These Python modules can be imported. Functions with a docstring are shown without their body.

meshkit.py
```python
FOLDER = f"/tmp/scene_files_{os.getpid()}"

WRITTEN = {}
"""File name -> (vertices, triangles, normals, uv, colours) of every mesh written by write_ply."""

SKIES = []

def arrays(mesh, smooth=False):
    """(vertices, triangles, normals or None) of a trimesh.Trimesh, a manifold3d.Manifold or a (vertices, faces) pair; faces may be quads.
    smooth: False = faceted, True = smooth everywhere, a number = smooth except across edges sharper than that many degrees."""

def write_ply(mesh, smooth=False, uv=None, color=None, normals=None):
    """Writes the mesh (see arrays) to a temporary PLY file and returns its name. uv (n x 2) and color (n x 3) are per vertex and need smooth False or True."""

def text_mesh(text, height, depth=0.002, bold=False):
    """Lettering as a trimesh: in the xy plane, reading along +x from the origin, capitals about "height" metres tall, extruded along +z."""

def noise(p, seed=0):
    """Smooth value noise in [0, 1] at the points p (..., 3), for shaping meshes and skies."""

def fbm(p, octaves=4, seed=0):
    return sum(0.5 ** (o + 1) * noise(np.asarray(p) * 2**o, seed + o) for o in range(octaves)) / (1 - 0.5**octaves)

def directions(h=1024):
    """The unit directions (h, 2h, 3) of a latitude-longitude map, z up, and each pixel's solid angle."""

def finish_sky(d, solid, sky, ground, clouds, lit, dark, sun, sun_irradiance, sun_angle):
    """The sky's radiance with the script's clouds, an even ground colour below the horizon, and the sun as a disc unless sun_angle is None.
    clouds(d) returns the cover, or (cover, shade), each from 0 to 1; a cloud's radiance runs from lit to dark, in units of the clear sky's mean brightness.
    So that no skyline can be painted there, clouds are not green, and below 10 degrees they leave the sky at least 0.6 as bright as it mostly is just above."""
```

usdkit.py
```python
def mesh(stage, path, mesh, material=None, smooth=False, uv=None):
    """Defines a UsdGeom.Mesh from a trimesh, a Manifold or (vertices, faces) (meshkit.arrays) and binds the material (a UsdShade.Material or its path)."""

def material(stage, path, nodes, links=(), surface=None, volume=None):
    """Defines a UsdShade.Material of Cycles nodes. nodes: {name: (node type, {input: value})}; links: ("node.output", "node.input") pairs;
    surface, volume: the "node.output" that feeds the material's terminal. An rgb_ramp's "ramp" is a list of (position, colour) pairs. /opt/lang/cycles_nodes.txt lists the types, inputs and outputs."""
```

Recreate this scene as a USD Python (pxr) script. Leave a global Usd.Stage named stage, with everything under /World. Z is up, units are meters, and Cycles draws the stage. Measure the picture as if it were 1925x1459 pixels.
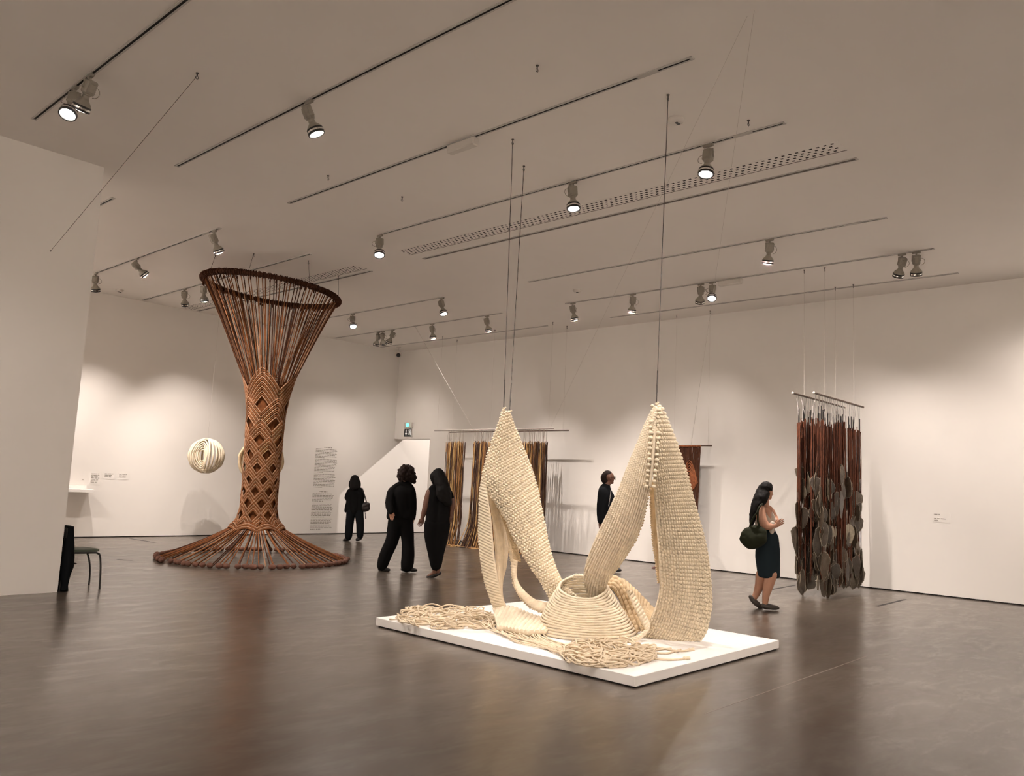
import math, random
import numpy as np, trimesh, manifold3d as m3, usdkit, meshkit
from pxr import Usd, UsdGeom, UsdLux, UsdShade, Gf, Sdf, Vt
from math import radians, pi, sin, cos

stage = Usd.Stage.CreateInMemory()
UsdGeom.SetStageUpAxis(stage, 'Z'); UsdGeom.SetStageMetersPerUnit(stage, 1.0)
world = UsdGeom.Xform.Define(stage, '/World'); stage.SetDefaultPrim(world.GetPrim())
UsdGeom.Scope.Define(stage, '/World/Looks')
rng = np.random.default_rng(7)
random.seed(7)

# ------------------------------------------------------------------ camera (x: along the back wall, y: along the right wall and the lighting tracks)
W_, H_, FPX = 1925.0, 1459.0, 1520.9
YAW, PITCH, ROLL, EYE = radians(47.502), radians(6.905), radians(2.6355), 1.40
fw = np.array([sin(YAW)*cos(PITCH), cos(YAW)*cos(PITCH), sin(PITCH)])
rt = np.array([cos(YAW), -sin(YAW), 0.0]); up = np.cross(rt, fw)
rt, up = cos(ROLL)*rt + sin(ROLL)*up, -sin(ROLL)*rt + cos(ROLL)*up
CAM = np.array([0, 0, EYE])
cam = UsdGeom.Camera.Define(stage, '/World/Camera')
cam.AddTransformOp().Set(Gf.Matrix4d(*[float(v) for row in (np.r_[rt, 0], np.r_[up, 0], np.r_[-fw, 0], np.r_[CAM, 1]) for v in row]))
cam.CreateHorizontalApertureAttr(36.0); cam.CreateVerticalApertureAttr(36.0*H_/W_)
cam.CreateFocalLengthAttr(36.0*FPX/W_); cam.CreateClippingRangeAttr((0.05, 200.0))
cam.CreateExposureAttr(0.0)
LAMP = 2.62                     # one factor for all the gallery lamps
WARM = (1.0, 0.89, 0.82)       # colour of the lamps

# ------------------------------------------------------------------ measuring: a pixel of the photograph to a point of the room
def ray(px, py): return (px-W_/2)/FPX*rt - (py-H_/2)/FPX*up + fw
def onz(px, py, z=0.0): d = ray(px, py); return CAM + d*(z-EYE)/d[2]
def onx(px, py, x): d = ray(px, py); return CAM + d*x/d[0]
def ony(px, py, y): d = ray(px, py); return CAM + d*y/d[1]
def ond(px, py, D): return CAM + ray(px, py)*D
def dep(p): return float((np.asarray(p)-CAM) @ fw)
FH = np.array([sin(YAW), cos(YAW), 0.0]); RH = np.array([cos(YAW), -sin(YAW), 0.0]); UP = np.array([0, 0, 1.0])
def onv(px, py, P0, off=0.0):      # on the upright plane facing the viewer through P0, off metres behind it
    d = ray(px, py); return CAM + d*(((np.asarray(P0)-CAM) @ FH + off)/(d @ FH))

# ------------------------------------------------------------------ prims
_used = {}
def numbered(parent, name):
    k = (parent, name); _used[k] = _used.get(k, -1) + 1
    return f'{parent}/{name}' if _used[k] == 0 else f'{parent}/{name}_{_used[k]:03d}'
def tag(prim, label=None, cat=None, group=None, kind=None):
    for k, v in (('label', label), ('category', cat), ('group', group), ('kind', kind)):
        if v: prim.SetCustomDataByKey(k, v)
    return prim
def pth(parent): return '/World' if parent is None else str(parent.GetPath())
ORG = {}
def thing(name, label, cat, loc=(0, 0, 0), group=None, kind=None):
    x = UsdGeom.Xform.Define(stage, numbered('/World', name)); x.AddTranslateOp().Set(Gf.Vec3d(*map(float, loc)))
    ORG[str(x.GetPath())] = np.array(loc, float)
    return tag(x.GetPrim(), label, cat, group, kind)
def obj(name, mesh, m, parent=None, smooth=False, label=None, kind=None):
    """One Mesh prim, its points given in room coordinates, moved into the frame of its thing."""
    v, f, n = meshkit.arrays(mesh, smooth)
    p = pth(parent)
    if '/fibre_sculpture' in p: v = np.c_[v[:, :2], np.maximum(v[:, 2], ZP+.001)]
    o = ORG['/'.join(p.split('/')[:3])] if parent is not None else np.zeros(3)
    prim = usdkit.mesh(stage, numbered(p, name), (v - o, f), M[m]).GetPrim()
    if n is not None:
        g = UsdGeom.Mesh(prim); g.CreateNormalsAttr(Vt.Vec3fArray.FromNumpy(n.astype(np.float32))); g.SetNormalsInterpolation('vertex')
    return tag(prim, label, None, None, kind)
def struct(name, mesh, m, label=None, parent=None, smooth=False):
    return tag(obj(name, mesh, m, parent, smooth), label, None, None, 'structure' if parent is None else None)

# ------------------------------------------------------------------ materials
M = {}
def mat(name, color, rough=0.6, var=0.0, scale=20.0, bump=0.0, bscale=60.0, spec=0.5, metal=0.0, sheen=0.0, stretch=None, color2=None, emit=None, detail=4, extra=None):
    nodes = {'p': ('principled_bsdf', dict(roughness=rough, specular_ior_level=spec, metallic=metal, **({'sheen_weight': sheen} if sheen else {}), **(extra or {})))}
    links = []
    c2 = color2 or tuple(max(0.0, c*(1-var)) for c in color); c1 = color if color2 else tuple(min(1.0, c*(1+var)) for c in color)
    if var or color2 or bump: nodes['tc'] = ('texture_coordinate', {})
    if stretch and (var or color2 or bump):
        nodes['mp'] = ('mapping', dict(scale=stretch)); links.append(('tc.object', 'mp.vector')); src = 'mp.vector'
    else: src = 'tc.object'
    if var or color2:
        nodes['n'] = ('noise_texture', dict(scale=scale, detail=detail, roughness=0.6)); links.append((src, 'n.vector'))
        nodes['r'] = ('rgb_ramp', {'ramp': [(0.3, c2), (0.7, c1)]})
        links += [('n.fac', 'r.fac'), ('r.color', 'p.base_color')]
    else: nodes['p'][1]['base_color'] = color
    if bump:
        nodes['bn'] = ('noise_texture', dict(scale=bscale, detail=3)); nodes['b'] = ('bump', dict(strength=0.6, distance=bump))
        links += [(src, 'bn.vector'), ('bn.fac', 'b.height'), ('b.normal', 'p.normal')]
    if emit: nodes['p'][1].update(emission_color=emit[0], emission_strength=emit[1])
    M[name] = usdkit.material(stage, '/World/Looks/' + name, nodes, links, surface='p.BSDF')
mat('wall_paint', (0.80, 0.765, 0.72), 0.85, var=0.012, scale=1.5, bump=0.0006, bscale=90, spec=0.25)
mat('ceiling_paint', (0.80, 0.76, 0.715), 0.9, var=0.012, scale=1.2, bump=0.0006, bscale=90, spec=0.2)
mat('plinth_white', (0.86, 0.83, 0.79), 0.55, spec=0.4)
mat('joint_filler', (0.20, 0.17, 0.14), 0.6)
mat('gap_dark', (0.03, 0.027, 0.025), 0.8)
mat('track_white', (0.50, 0.47, 0.44), 0.5)
mat('track_black', (0.006, 0.005, 0.005), 0.6, spec=0.2)
mat('track_brown', (0.13, 0.105, 0.09), 0.7)
mat('lamp_grey', (0.27, 0.243, 0.20), 0.45, var=0.06, scale=30)
mat('lamp_dark', (0.012, 0.012, 0.013), 0.35)
mat('chrome', (0.85, 0.84, 0.82), 0.12, metal=1.0)
mat('lens', (0.9, 0.88, 0.85), 0.3, emit=((1.0, 0.93, 0.85), 14.0))
mat('wire_steel', (0.10, 0.09, 0.085), 0.4, metal=0.6)
mat('wire_pale', (0.55, 0.50, 0.45), 0.45)
mat('white_plastic', (0.62, 0.58, 0.53), 0.45)
mat('ink', (0.30, 0.27, 0.235), 0.8)
mat('label_white', (0.86, 0.83, 0.79), 0.6)
mat('sign_black', (0.012, 0.014, 0.013), 0.4)
mat('sign_white', (0.9, 0.9, 0.88), 0.5, emit=((1, 1, 0.95), 0.25))
mat('sign_green', (0.1, 0.8, 0.5), 0.4, emit=((0.12, 1.0, 0.62), 2.2))
mat('cotton', (0.77, 0.665, 0.50), 0.9, var=0.10, scale=14, bump=0.004, bscale=120, spec=0.15, sheen=0.2)
mat('cotton_tan', (0.63, 0.49, 0.32), 0.9, var=0.14, scale=14, bump=0.004, bscale=120, spec=0.15)  # darker tan cotton; its tone carries painted shade on the inner folds
mat('cotton_pale', (0.72, 0.60, 0.44), 0.9, var=0.10, scale=18, bump=0.003, bscale=150, spec=0.15)
mat('rust_cord', (0.20, 0.072, 0.024), 0.85, var=0.35, scale=9, bump=0.002, bscale=150, spec=0.2)
mat('rust_dark', (0.065, 0.024, 0.012), 0.9, var=0.3, scale=12, spec=0.2)
mat('rust_pale', (0.35, 0.19, 0.11), 0.85, var=0.25, scale=9, spec=0.2)
mat('column_rust', (0.16, 0.056, 0.019), 0.9, var=0.3, scale=12, spec=0.15)
mat('weight_brown', (0.14, 0.06, 0.038), 0.85, var=0.3, scale=15, bump=0.004, bscale=60)
mat('raffia_gold', (0.42, 0.22, 0.075), 0.6, color2=(0.15, 0.06, 0.022), scale=25, stretch=(1, 1, 0.15), spec=0.4)
mat('raffia_pale', (0.62, 0.40, 0.17), 0.6, var=0.3, scale=25, stretch=(1, 1, 0.15), spec=0.4)
mat('raffia_dark', (0.065, 0.03, 0.018), 0.6, var=0.35, scale=25, stretch=(1, 1, 0.15), spec=0.4)
mat('thread', (0.22, 0.17, 0.13), 0.8)
mat('rod_wood', (0.075, 0.045, 0.03), 0.5, var=0.25, scale=30)
mat('rod_grey', (0.34, 0.30, 0.27), 0.4)
mat('cord_rust', (0.13, 0.042, 0.020), 0.8, color2=(0.035, 0.013, 0.008), scale=18, stretch=(1, 1, 0.3), spec=0.2)
mat('cord_black', (0.012, 0.009, 0.008), 0.7)
mat('cord_grey', (0.36, 0.33, 0.31), 0.8)
mat('macrame_rust', (0.26, 0.09, 0.04), 0.9, var=0.25, scale=20, spec=0.15)
mat('skin', (0.42, 0.215, 0.135), 0.55, var=0.05, scale=25)
mat('skin_brown', (0.135, 0.058, 0.034), 0.55, var=0.05, scale=25)
mat('black_cloth', (0.0055, 0.0052, 0.0052), 0.9, spec=0.08)
mat('navy_cloth', (0.006, 0.0068, 0.008), 0.9, spec=0.1)
mat('teal_cloth', (0.013, 0.021, 0.026), 0.9, spec=0.12)
mat('white_cloth', (0.42, 0.36, 0.30), 0.9)
mat('green_canvas', (0.014, 0.016, 0.007), 0.85, var=0.15, scale=20, spec=0.15)
mat('black_hair', (0.006, 0.005, 0.0045), 0.7, spec=0.15)
mat('brown_hair', (0.016, 0.009, 0.007), 0.75, var=0.3, scale=40, spec=0.15)
mat('bag_brown', (0.012, 0.005, 0.004), 0.5)
mat('shoe_dark', (0.012, 0.010, 0.009), 0.5)
mat('shoe_grey', (0.05, 0.04, 0.033), 0.7)
mat('shoe_brown', (0.075, 0.022, 0.015), 0.5)
mat('seat_green', (0.05, 0.065, 0.04), 0.6)
mat('eye', (0.02, 0.015, 0.012), 0.2)
def floor_material():
    nodes = {'tc': ('texture_coordinate', {}),
        'mp': ('mapping', dict(scale=(0.55, 1.3, 1.0), rotation=(0, 0, 0.6))),
        'n1': ('noise_texture', dict(scale=0.55, detail=6, roughness=0.62, distortion=0.6)),
        'n2': ('noise_texture', dict(scale=3.2, detail=6, roughness=0.62, distortion=0.25)),
        'mx': ('math', dict(math_type='multiply_add', value2=0.28)),
        'ml': ('math', dict(math_type='multiply', value2=0.72)),
        'r': ('rgb_ramp', {'ramp': [(0.30, (0.067, 0.049, 0.035)), (0.5, (0.092, 0.072, 0.054)), (0.70, (0.128, 0.104, 0.081))]}),
        'rr': ('map_range', dict(from_min=0.3, from_max=0.7, to_min=0.29, to_max=0.21)),
        'b': ('bump', dict(strength=0.05, distance=0.01)),
        'p': ('principled_bsdf', dict(specular_ior_level=0.8, ior=1.68))}
    links = [('tc.object', 'mp.vector'), ('mp.vector', 'n1.vector'), ('mp.vector', 'n2.vector'), ('n1.fac', 'ml.value1'), ('n2.fac', 'mx.value1'), ('ml.value', 'mx.value3'),
        ('mx.value', 'r.fac'), ('r.color', 'p.base_color'), ('n2.fac', 'rr.value'), ('rr.result', 'p.roughness'), ('n2.fac', 'b.height'), ('b.normal', 'p.normal')]
    M['floor_concrete'] = usdkit.material(stage, '/World/Looks/floor_concrete', nodes, links, surface='p.BSDF')
floor_material()
def disc_material(name, col, clear):
    nodes = {'tc': ('texture_coordinate', {}), 'n': ('noise_texture', dict(scale=16, detail=4)), 'r': ('rgb_ramp', {'ramp': [(0.3, tuple(c*0.6 for c in col)), (0.7, col)]}),
        'p': ('principled_bsdf', dict(roughness=0.25, specular_ior_level=0.6)), 't': ('transparent_bsdf', dict(color=(0.93, 0.88, 0.80))), 'm': ('mix_closure', dict(fac=clear))}
    M[name] = usdkit.material(stage, '/World/Looks/' + name, nodes, [('tc.object', 'n.vector'), ('n.fac', 'r.fac'), ('r.color', 'p.base_color'), ('p.BSDF', 'm.closure1'), ('t.BSDF', 'm.closure2')], surface='m.closure')
disc_material('resin_smoke', (0.055, 0.039, 0.026), 0.30)
disc_material('resin_grey', (0.118, 0.090, 0.062), 0.36)
disc_material('resin_pale', (0.50, 0.43, 0.32), 0.45)

# ------------------------------------------------------------------ shapes
def box(lo, hi):
    m = trimesh.creation.box(bounds=[np.minimum(lo, hi), np.maximum(lo, hi)]); return m.vertices, m.faces
def join(parts):
    V, F, n = [], [], 0
    for v, f in parts:
        v, f = np.asarray(v), np.asarray(f)
        if f.shape[1] == 4: f = np.vstack([f[:, [0, 1, 2]], f[:, [0, 2, 3]]])
        V.append(v); F.append(f + n); n += len(v)
    return np.vstack(V), np.vstack(F)
def bevel_box(lo, hi, b=0.006):
    lo, hi = np.minimum(lo, hi), np.maximum(lo, hi); pts = []
    for c in np.ndindex(2, 2, 2):
        p = np.where(c, hi, lo).astype(float); s = np.where(c, -1, 1)
        for k in range(3):
            q = p + s*b; q[k] = p[k]; pts.append(q)
    h = m3.Manifold.hull_points(np.array(pts)).to_mesh(); return np.array(h.vert_properties[:, :3]), np.array(h.tri_verts)
def tube(pts, r, n=6, closed=False, cap=True):
    P = np.asarray(pts, float); k = len(P); r = np.broadcast_to(np.asarray(r, float), (k,))
    T = (np.roll(P, -1, 0) - np.roll(P, 1, 0)) if closed else np.gradient(P, axis=0)
    T /= np.maximum(np.linalg.norm(T, axis=1, keepdims=True), 1e-12)
    a = np.array([0, 0, 1.0]) if abs(T[0][2]) < 0.9 else np.array([1.0, 0, 0])
    N = np.zeros_like(P); v = a - (a @ T[0])*T[0]; N[0] = v/np.linalg.norm(v)
    for i in range(1, k):
        v = N[i-1] - (N[i-1] @ T[i])*T[i]; N[i] = v/max(np.linalg.norm(v), 1e-12)
    B = np.cross(T, N); ang = np.arange(n)*2*pi/n
    V = P[:, None] + r[:, None, None]*(np.cos(ang)[None, :, None]*N[:, None] + np.sin(ang)[None, :, None]*B[:, None])
    i, j = np.meshgrid(np.arange(k if closed else k-1), np.arange(n), indexing='ij'); i2, j2 = (i+1) % k, (j+1) % n
    q = np.stack([i*n+j, i*n+j2, i2*n+j2, i2*n+j], -1).reshape(-1, 4); F = np.vstack([q[:, [0, 1, 2]], q[:, [0, 2, 3]]])
    V = V.reshape(-1, 3)
    if cap and not closed:
        V = np.vstack([V, P[0], P[-1]]); m = k*n; jj = np.arange(n); j2 = (jj+1) % n
        F = np.vstack([F, np.stack([np.full(n, m), j2, jj], 1), np.stack([np.full(n, m+1), (k-1)*n+jj, (k-1)*n+j2], 1)])
    return V, F
def frame_of(axis):
    z = np.asarray(axis, float); z = z/np.linalg.norm(z); a = np.array([0, 0, 1.0]) if abs(z[2]) < 0.95 else np.array([1.0, 0, 0])
    x = np.cross(a, z); x /= np.linalg.norm(x); return np.stack([x, np.cross(z, x), z], 1)
def lathe(profile, origin, axis, n=24):
    """profile: (radius, distance along axis); origin, axis in the room."""
    R = frame_of(axis); pr = np.asarray(profile, float); ang = np.arange(n)*2*pi/n
    L = np.stack([pr[:, 0][:, None]*np.cos(ang), pr[:, 0][:, None]*np.sin(ang), np.repeat(pr[:, 1][:, None], n, 1)], -1).reshape(-1, 3)
    k = len(pr); i, j = np.meshgrid(np.arange(k-1), np.arange(n), indexing='ij'); j2 = (j+1) % n
    q = np.stack([i*n+j, i*n+j2, (i+1)*n+j2, (i+1)*n+j], -1).reshape(-1, 4)
    return L @ R.T + np.asarray(origin, float), np.vstack([q[:, [0, 1, 2]], q[:, [0, 2, 3]]])
_ico = trimesh.creation.icosphere(1); _ico2 = trimesh.creation.icosphere(2)
def ball(c, r, fine=False, R=None):
    s = _ico2 if fine else _ico; v = s.vertices*np.broadcast_to(r, 3)
    if R is not None: v = v @ np.asarray(R).T
    return v + np.asarray(c, float), s.faces
def smoothpath(pts, n):
    """n points along a smooth curve through pts (any dimension), evenly in arc length."""
    from scipy.interpolate import PchipInterpolator
    P = np.asarray(pts, float); s = np.r_[0, np.cumsum(np.linalg.norm(np.diff(P, axis=0), axis=1))]
    return PchipInterpolator(s, P)(np.linspace(0, s[-1], n))
def ribbon(L, R, nu, nv, th, front, back=None, bow=0.0, bow_dir=None):
    """A thick woven band between two edges L and R (points in the room). front, back(u, v) -> relief in metres, u across and v along, in metres."""
    A, B = smoothpath(L, nv), smoothpath(R, nv); s = np.linspace(0, 1, nu)
    P = A[:, None]*(1-s)[None, :, None] + B[:, None]*s[None, :, None]
    bd = np.asarray(bow_dir if bow_dir is not None else -FH, float)
    P = P + (np.broadcast_to(bow, (nv,))[:, None]*4*s*(1-s))[..., None]*bd
    N = np.cross(np.gradient(P, axis=1), np.gradient(P, axis=0)); N /= np.maximum(np.linalg.norm(N, axis=2, keepdims=True), 1e-9)
    if (N.reshape(-1, 3) @ (CAM-P.mean((0, 1)))).mean() < 0: N = -N
    wid = np.linalg.norm(B-A, axis=1); v = np.r_[0, np.cumsum(np.linalg.norm(np.diff((A+B)/2, axis=0), axis=1))]
    U = (s[None] - 0.5)*wid[:, None]; V = np.repeat(v[:, None], nu, 1)
    edge = np.minimum(1, np.minimum(s, 1-s)[None]*wid[:, None]/0.012)
    Fp = P + N*((th/2 + front(U, V))*(0.35+0.65*edge))[..., None]
    Bp = P - N*((th/2 + (back(U, V) if back else 0*U))*(0.35+0.65*edge))[..., None]
    i, j = np.meshgrid(np.arange(nv-1), np.arange(nu-1), indexing='ij'); a = i*nu+j
    q = np.stack([a, a+1, a+nu+1, a+nu], -1).reshape(-1, 4); m = nv*nu
    rim = np.concatenate([np.arange(nu), np.arange(1, nv)*nu+nu-1, (nv-1)*nu+np.arange(nu-2, -1, -1), np.arange(nv-2, 0, -1)*nu]); r2 = np.roll(rim, -1)
    side = np.stack([rim, rim+m, r2+m, r2], 1)
    Q = np.vstack([q, q[:, ::-1]+m, side])
    VV = np.vstack([Fp.reshape(-1, 3), Bp.reshape(-1, 3)]); T = np.vstack([Q[:, [0, 1, 2]], Q[:, [0, 2, 3]]])
    return VV, T
def cap01(x): return np.sqrt(np.maximum(0, 1-x*x))
def knit(p=0.030, q=0.029, tilt=0.42, h=0.023):      # chunky slanted stitches in tilted rows
    def f(u, v):
        a, b = cos(tilt)*u + sin(tilt)*v*0.0 + 0*v, v + tan_*u
        r = b/p; k = np.floor(r); fr = r-k-0.5; sgn = np.where(k % 2 == 0, 1, -1)
        t = u/q + 0.5*k + 0.75*fr*sgn; fs = t-np.floor(t)-0.5
        return h*cap01(fr/0.46)*cap01(fs/0.44)
    tan_ = math.tan(tilt); return f
def rope_rows(p=0.030, q=0.022, tilt=0.2, h=0.012):   # ropes across the band with a fine twist
    t_ = math.tan(tilt)
    def f(u, v):
        r = (v + t_*u)/p; fr = r-np.floor(r)-0.5; w = u/q + fr*1.2; fw_ = w-np.floor(w)-0.5
        return h*cap01(fr/0.5)*(0.75+0.25*cap01(fw_/0.5))
    return f
def cords_along(p=0.021, q=0.020, h=0.007):           # fine cords running down the band, crossed by thin stitches
    def f(u, v):
        k = np.floor(u/p); fu = u/p-k-0.5; w = v/q + 0.5*(k % 2); fv = w-np.floor(w)-0.5
        return h*cap01(fu/0.46)*(0.5+0.5*cap01(fv/0.47))
    return f
def woven(p=0.0235, q=0.036, h=0.019, tilt=0.25):      # upright ribs broken by slanted lines
    t_ = math.tan(tilt)
    def f(u, v):
        k = np.floor(u/p); fu = u/p-k-0.5; w = (v - t_*u)/q + 0.37*np.sin(3.1*k); fv = w-np.floor(w)-0.5
        return h*cap01(fu/0.45)*np.minimum(1, cap01(fv/0.46)*1.2)
    return f
def bead_row(pts, step, r, jitter=0.25):
    P = np.asarray(pts, float); L = np.linalg.norm(np.diff(P, axis=0), axis=1).sum(); n = max(3, int(L/step)); S = smoothpath(P, n)
    return join([ball(c + rng.normal(0, r*jitter*0.5, 3), np.array([r, r, r*0.8])*(1+rng.normal(0, jitter*0.5))) for c in S])

# ================================================================== THE SETTING
HC, XR, YB = 4.92, 14.10, 17.15           # ceiling height, right wall, back wall
X0, Y0, X2 = -7.0, -9.0, 20.0
DY = 15.72                                # jamb of the opening in the right wall, beside the corner
DH = 2.52
struct('floor', box((X0-.3, Y0-.3, -.2), (X2+.3, YB+.3, 0)), 'floor_concrete', 'polished grey brown concrete floor mirroring the exhibits')
struct('ceiling', box((X0-.3, Y0-.3, HC), (X2+.3, YB+.3, HC+.2)), 'ceiling_paint', 'plain off-white gallery ceiling carrying the lighting tracks')
g = 0.020
struct('wall_back', box((X0-.3, YB, g), (X2+.3, YB+.3, HC)), 'wall_paint', 'long white back wall of the gallery')
struct('wall_right', join([box((XR, Y0-.3, g), (XR+.3, DY, HC)), box((XR, DY, DH), (XR+.3, YB, HC))]), 'wall_paint', 'white right wall with an opening beside the corner')
struct('wall_left', box((X0-.3, Y0-.3, 0), (X0, YB, HC)), 'wall_paint', 'unseen white left wall of the gallery, closing the room for bounced light')
struct('wall_front', box((X0, Y0-.3, 0), (XR, Y0, HC)), 'wall_paint', 'unseen white wall behind the viewer, closing the room for bounced light')  # walls out of view, set to close the room so light bounces back
struct('wall_pier', box((X0, 9.87, 0), (3.46, 10.17, HC)), 'wall_paint', 'white partition wall ending at the left of the view')
struct('wall_far', join([box((X2, 8, 0), (X2+.3, YB, HC)), box((XR+.3, 7.7, 0), (X2+.3, 8, HC))]), 'wall_paint', 'walls of the next room seen through the opening')
struct('gap_strip_back', box((X0, YB+.012, 0), (X2, YB+.05, g+.004)), 'gap_dark', 'dark shadow gap along the foot of the back wall')  # dark strip in the recess; the shade of the gap is its colour
struct('gap_strip_right', box((XR+.012, Y0, 0), (XR+.05, DY, g+.004)), 'gap_dark', 'dark shadow gap along the foot of the right wall')  # likewise a dark strip coloured as the shade of the gap

# ------------------------------------------------------------------ lighting tracks, flush in the ceiling
def track(x, y0, y1, label, kind='black'):
    w, d = (0.026, 0.011) if kind == 'black' else (0.030, 0.022)
    t = thing('lighting_track', label, 'lighting track', (x, (y0+y1)/2, HC), 'recessed lighting tracks in parallel rows')
    for s in (-1, 1):
        a, b = sorted((s*d, s*w)); obj('rail', box((x+a, y0, HC-.010), (x+b, y1, HC)), 'track_white', t)
    obj('slot', box((x-d, y0+.015, HC-.006), (x+d, y1-.015, HC)), 'track_black' if kind == 'black' else 'track_brown', t)
    for y in (y0, y1): obj('end_cap', box((x-w, y-.012, HC-.011), (x+w, y+.012, HC)), 'track_white', t)
    if kind == 'black' and y1-y0 > 3:
        yy = y0 + .42; obj('feed_cover', box((x-d-.002, yy-.10, HC-.009), (x+d+.002, yy+.10, HC)), 'track_white', t)
    return t
TX = [2.46, 3.97, 5.47, 7.01, 8.22, 10.22, 11.85, 13.32]
near = ['first near ceiling track at the upper left corner, carrying two spotlights side by side', 'second near ceiling track from the left, crossing the top edge, with one spotlight',
        'third near ceiling track, empty but for a grey box halfway', 'fourth near ceiling track, with three spotlights, running above the pale fibre sculpture',
        'wide brown ceiling slot just below the perforated vent, without any lamps', 'sixth near ceiling track, with one spotlight near its right end',
        'seventh near ceiling track, with six spotlights and a box', 'last near ceiling track, closest to the right wall, without lamps']
for i, (x, l) in enumerate(zip(TX, near)):
    track(x, 2.86 if i == 4 else 3.10+0.05*(i % 3), 9.55 if i in (4, 6, 7) else 9.08, l, 'brown' if i == 4 else 'black')
far = ['short far ceiling track cut off by the top of the white pier', 'far ceiling track beside the pier carrying three spotlights', 'far ceiling track left behind the rim of the brown sculpture, two spotlights',
       'far brown ceiling slot behind the rim of the brown sculpture, without lamps', 'far ceiling track right of the brown sculpture, carrying the glaring spotlight', 'far ceiling track with a cluster of three lamps and two more', 'farthest ceiling track, near the dome camera in the corner, without lamps']
for x, l, y1 in zip(TX[1:], far, (11.6, 15.4, 17.0, 17.0, 16.9, 17.0, 17.0)):
    track(x, 10.9 if x < 9 else 11.25, y1, l, 'brown' if abs(x-8.22) < .1 else 'black')
for x, y, l in ((5.47, 5.86, 'pale grey box on the third near ceiling track'), (11.85, 6.14, 'pale grey box on the seventh near ceiling track, right of the paired lamps')):
    t = thing('track_power_box', l, 'power box', (x, y, HC), 'power boxes on the tracks')
    obj('housing', bevel_box((x-.045, y-.20, HC-.105), (x+.045, y+.20, HC-.018), .012), 'white_plastic', t)
    obj('adapter', box((x-.02, y-.19, HC-.019), (x+.02, y+.19, HC-.0115)), 'track_white', t)

# ------------------------------------------------------------------ perforated vents
def vent(xc, y0, y1, label, n):
    t = thing('ceiling_vent', label, 'ceiling vent', (xc, (y0+y1)/2, HC), 'perforated vents between the tracks')
    obj('panel', box((xc-.13, y0, HC-.003), (xc+.13, y1, HC)), 'ceiling_paint', t)
    obj('edge_strip', box((xc+.13, y0, HC-.005), (xc+.14, y1, HC)), 'track_brown', t)
    ys = np.linspace(y0+.06, y1-.06, n); H = []
    for k in range(4):
        for j, y in enumerate(ys):
            yy = y + (ys[1]-ys[0])*0.5*(k % 2)
            H.append(box((xc-.103+k*.06, yy-.012, HC-.0045), (xc-.079+k*.06, yy+.018, HC-.002)))
    obj('perforations', join(H), 'gap_dark', t, kind='stuff')  # dark boxes stand in for the shade inside the holes
vent(7.82, 2.86, 9.56, 'long perforated vent strip in the ceiling above the pale fibre sculpture', 92)
vent(7.95, 10.85, 17.0, 'perforated vent strip in the ceiling behind the brown sculpture', 84)

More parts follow.
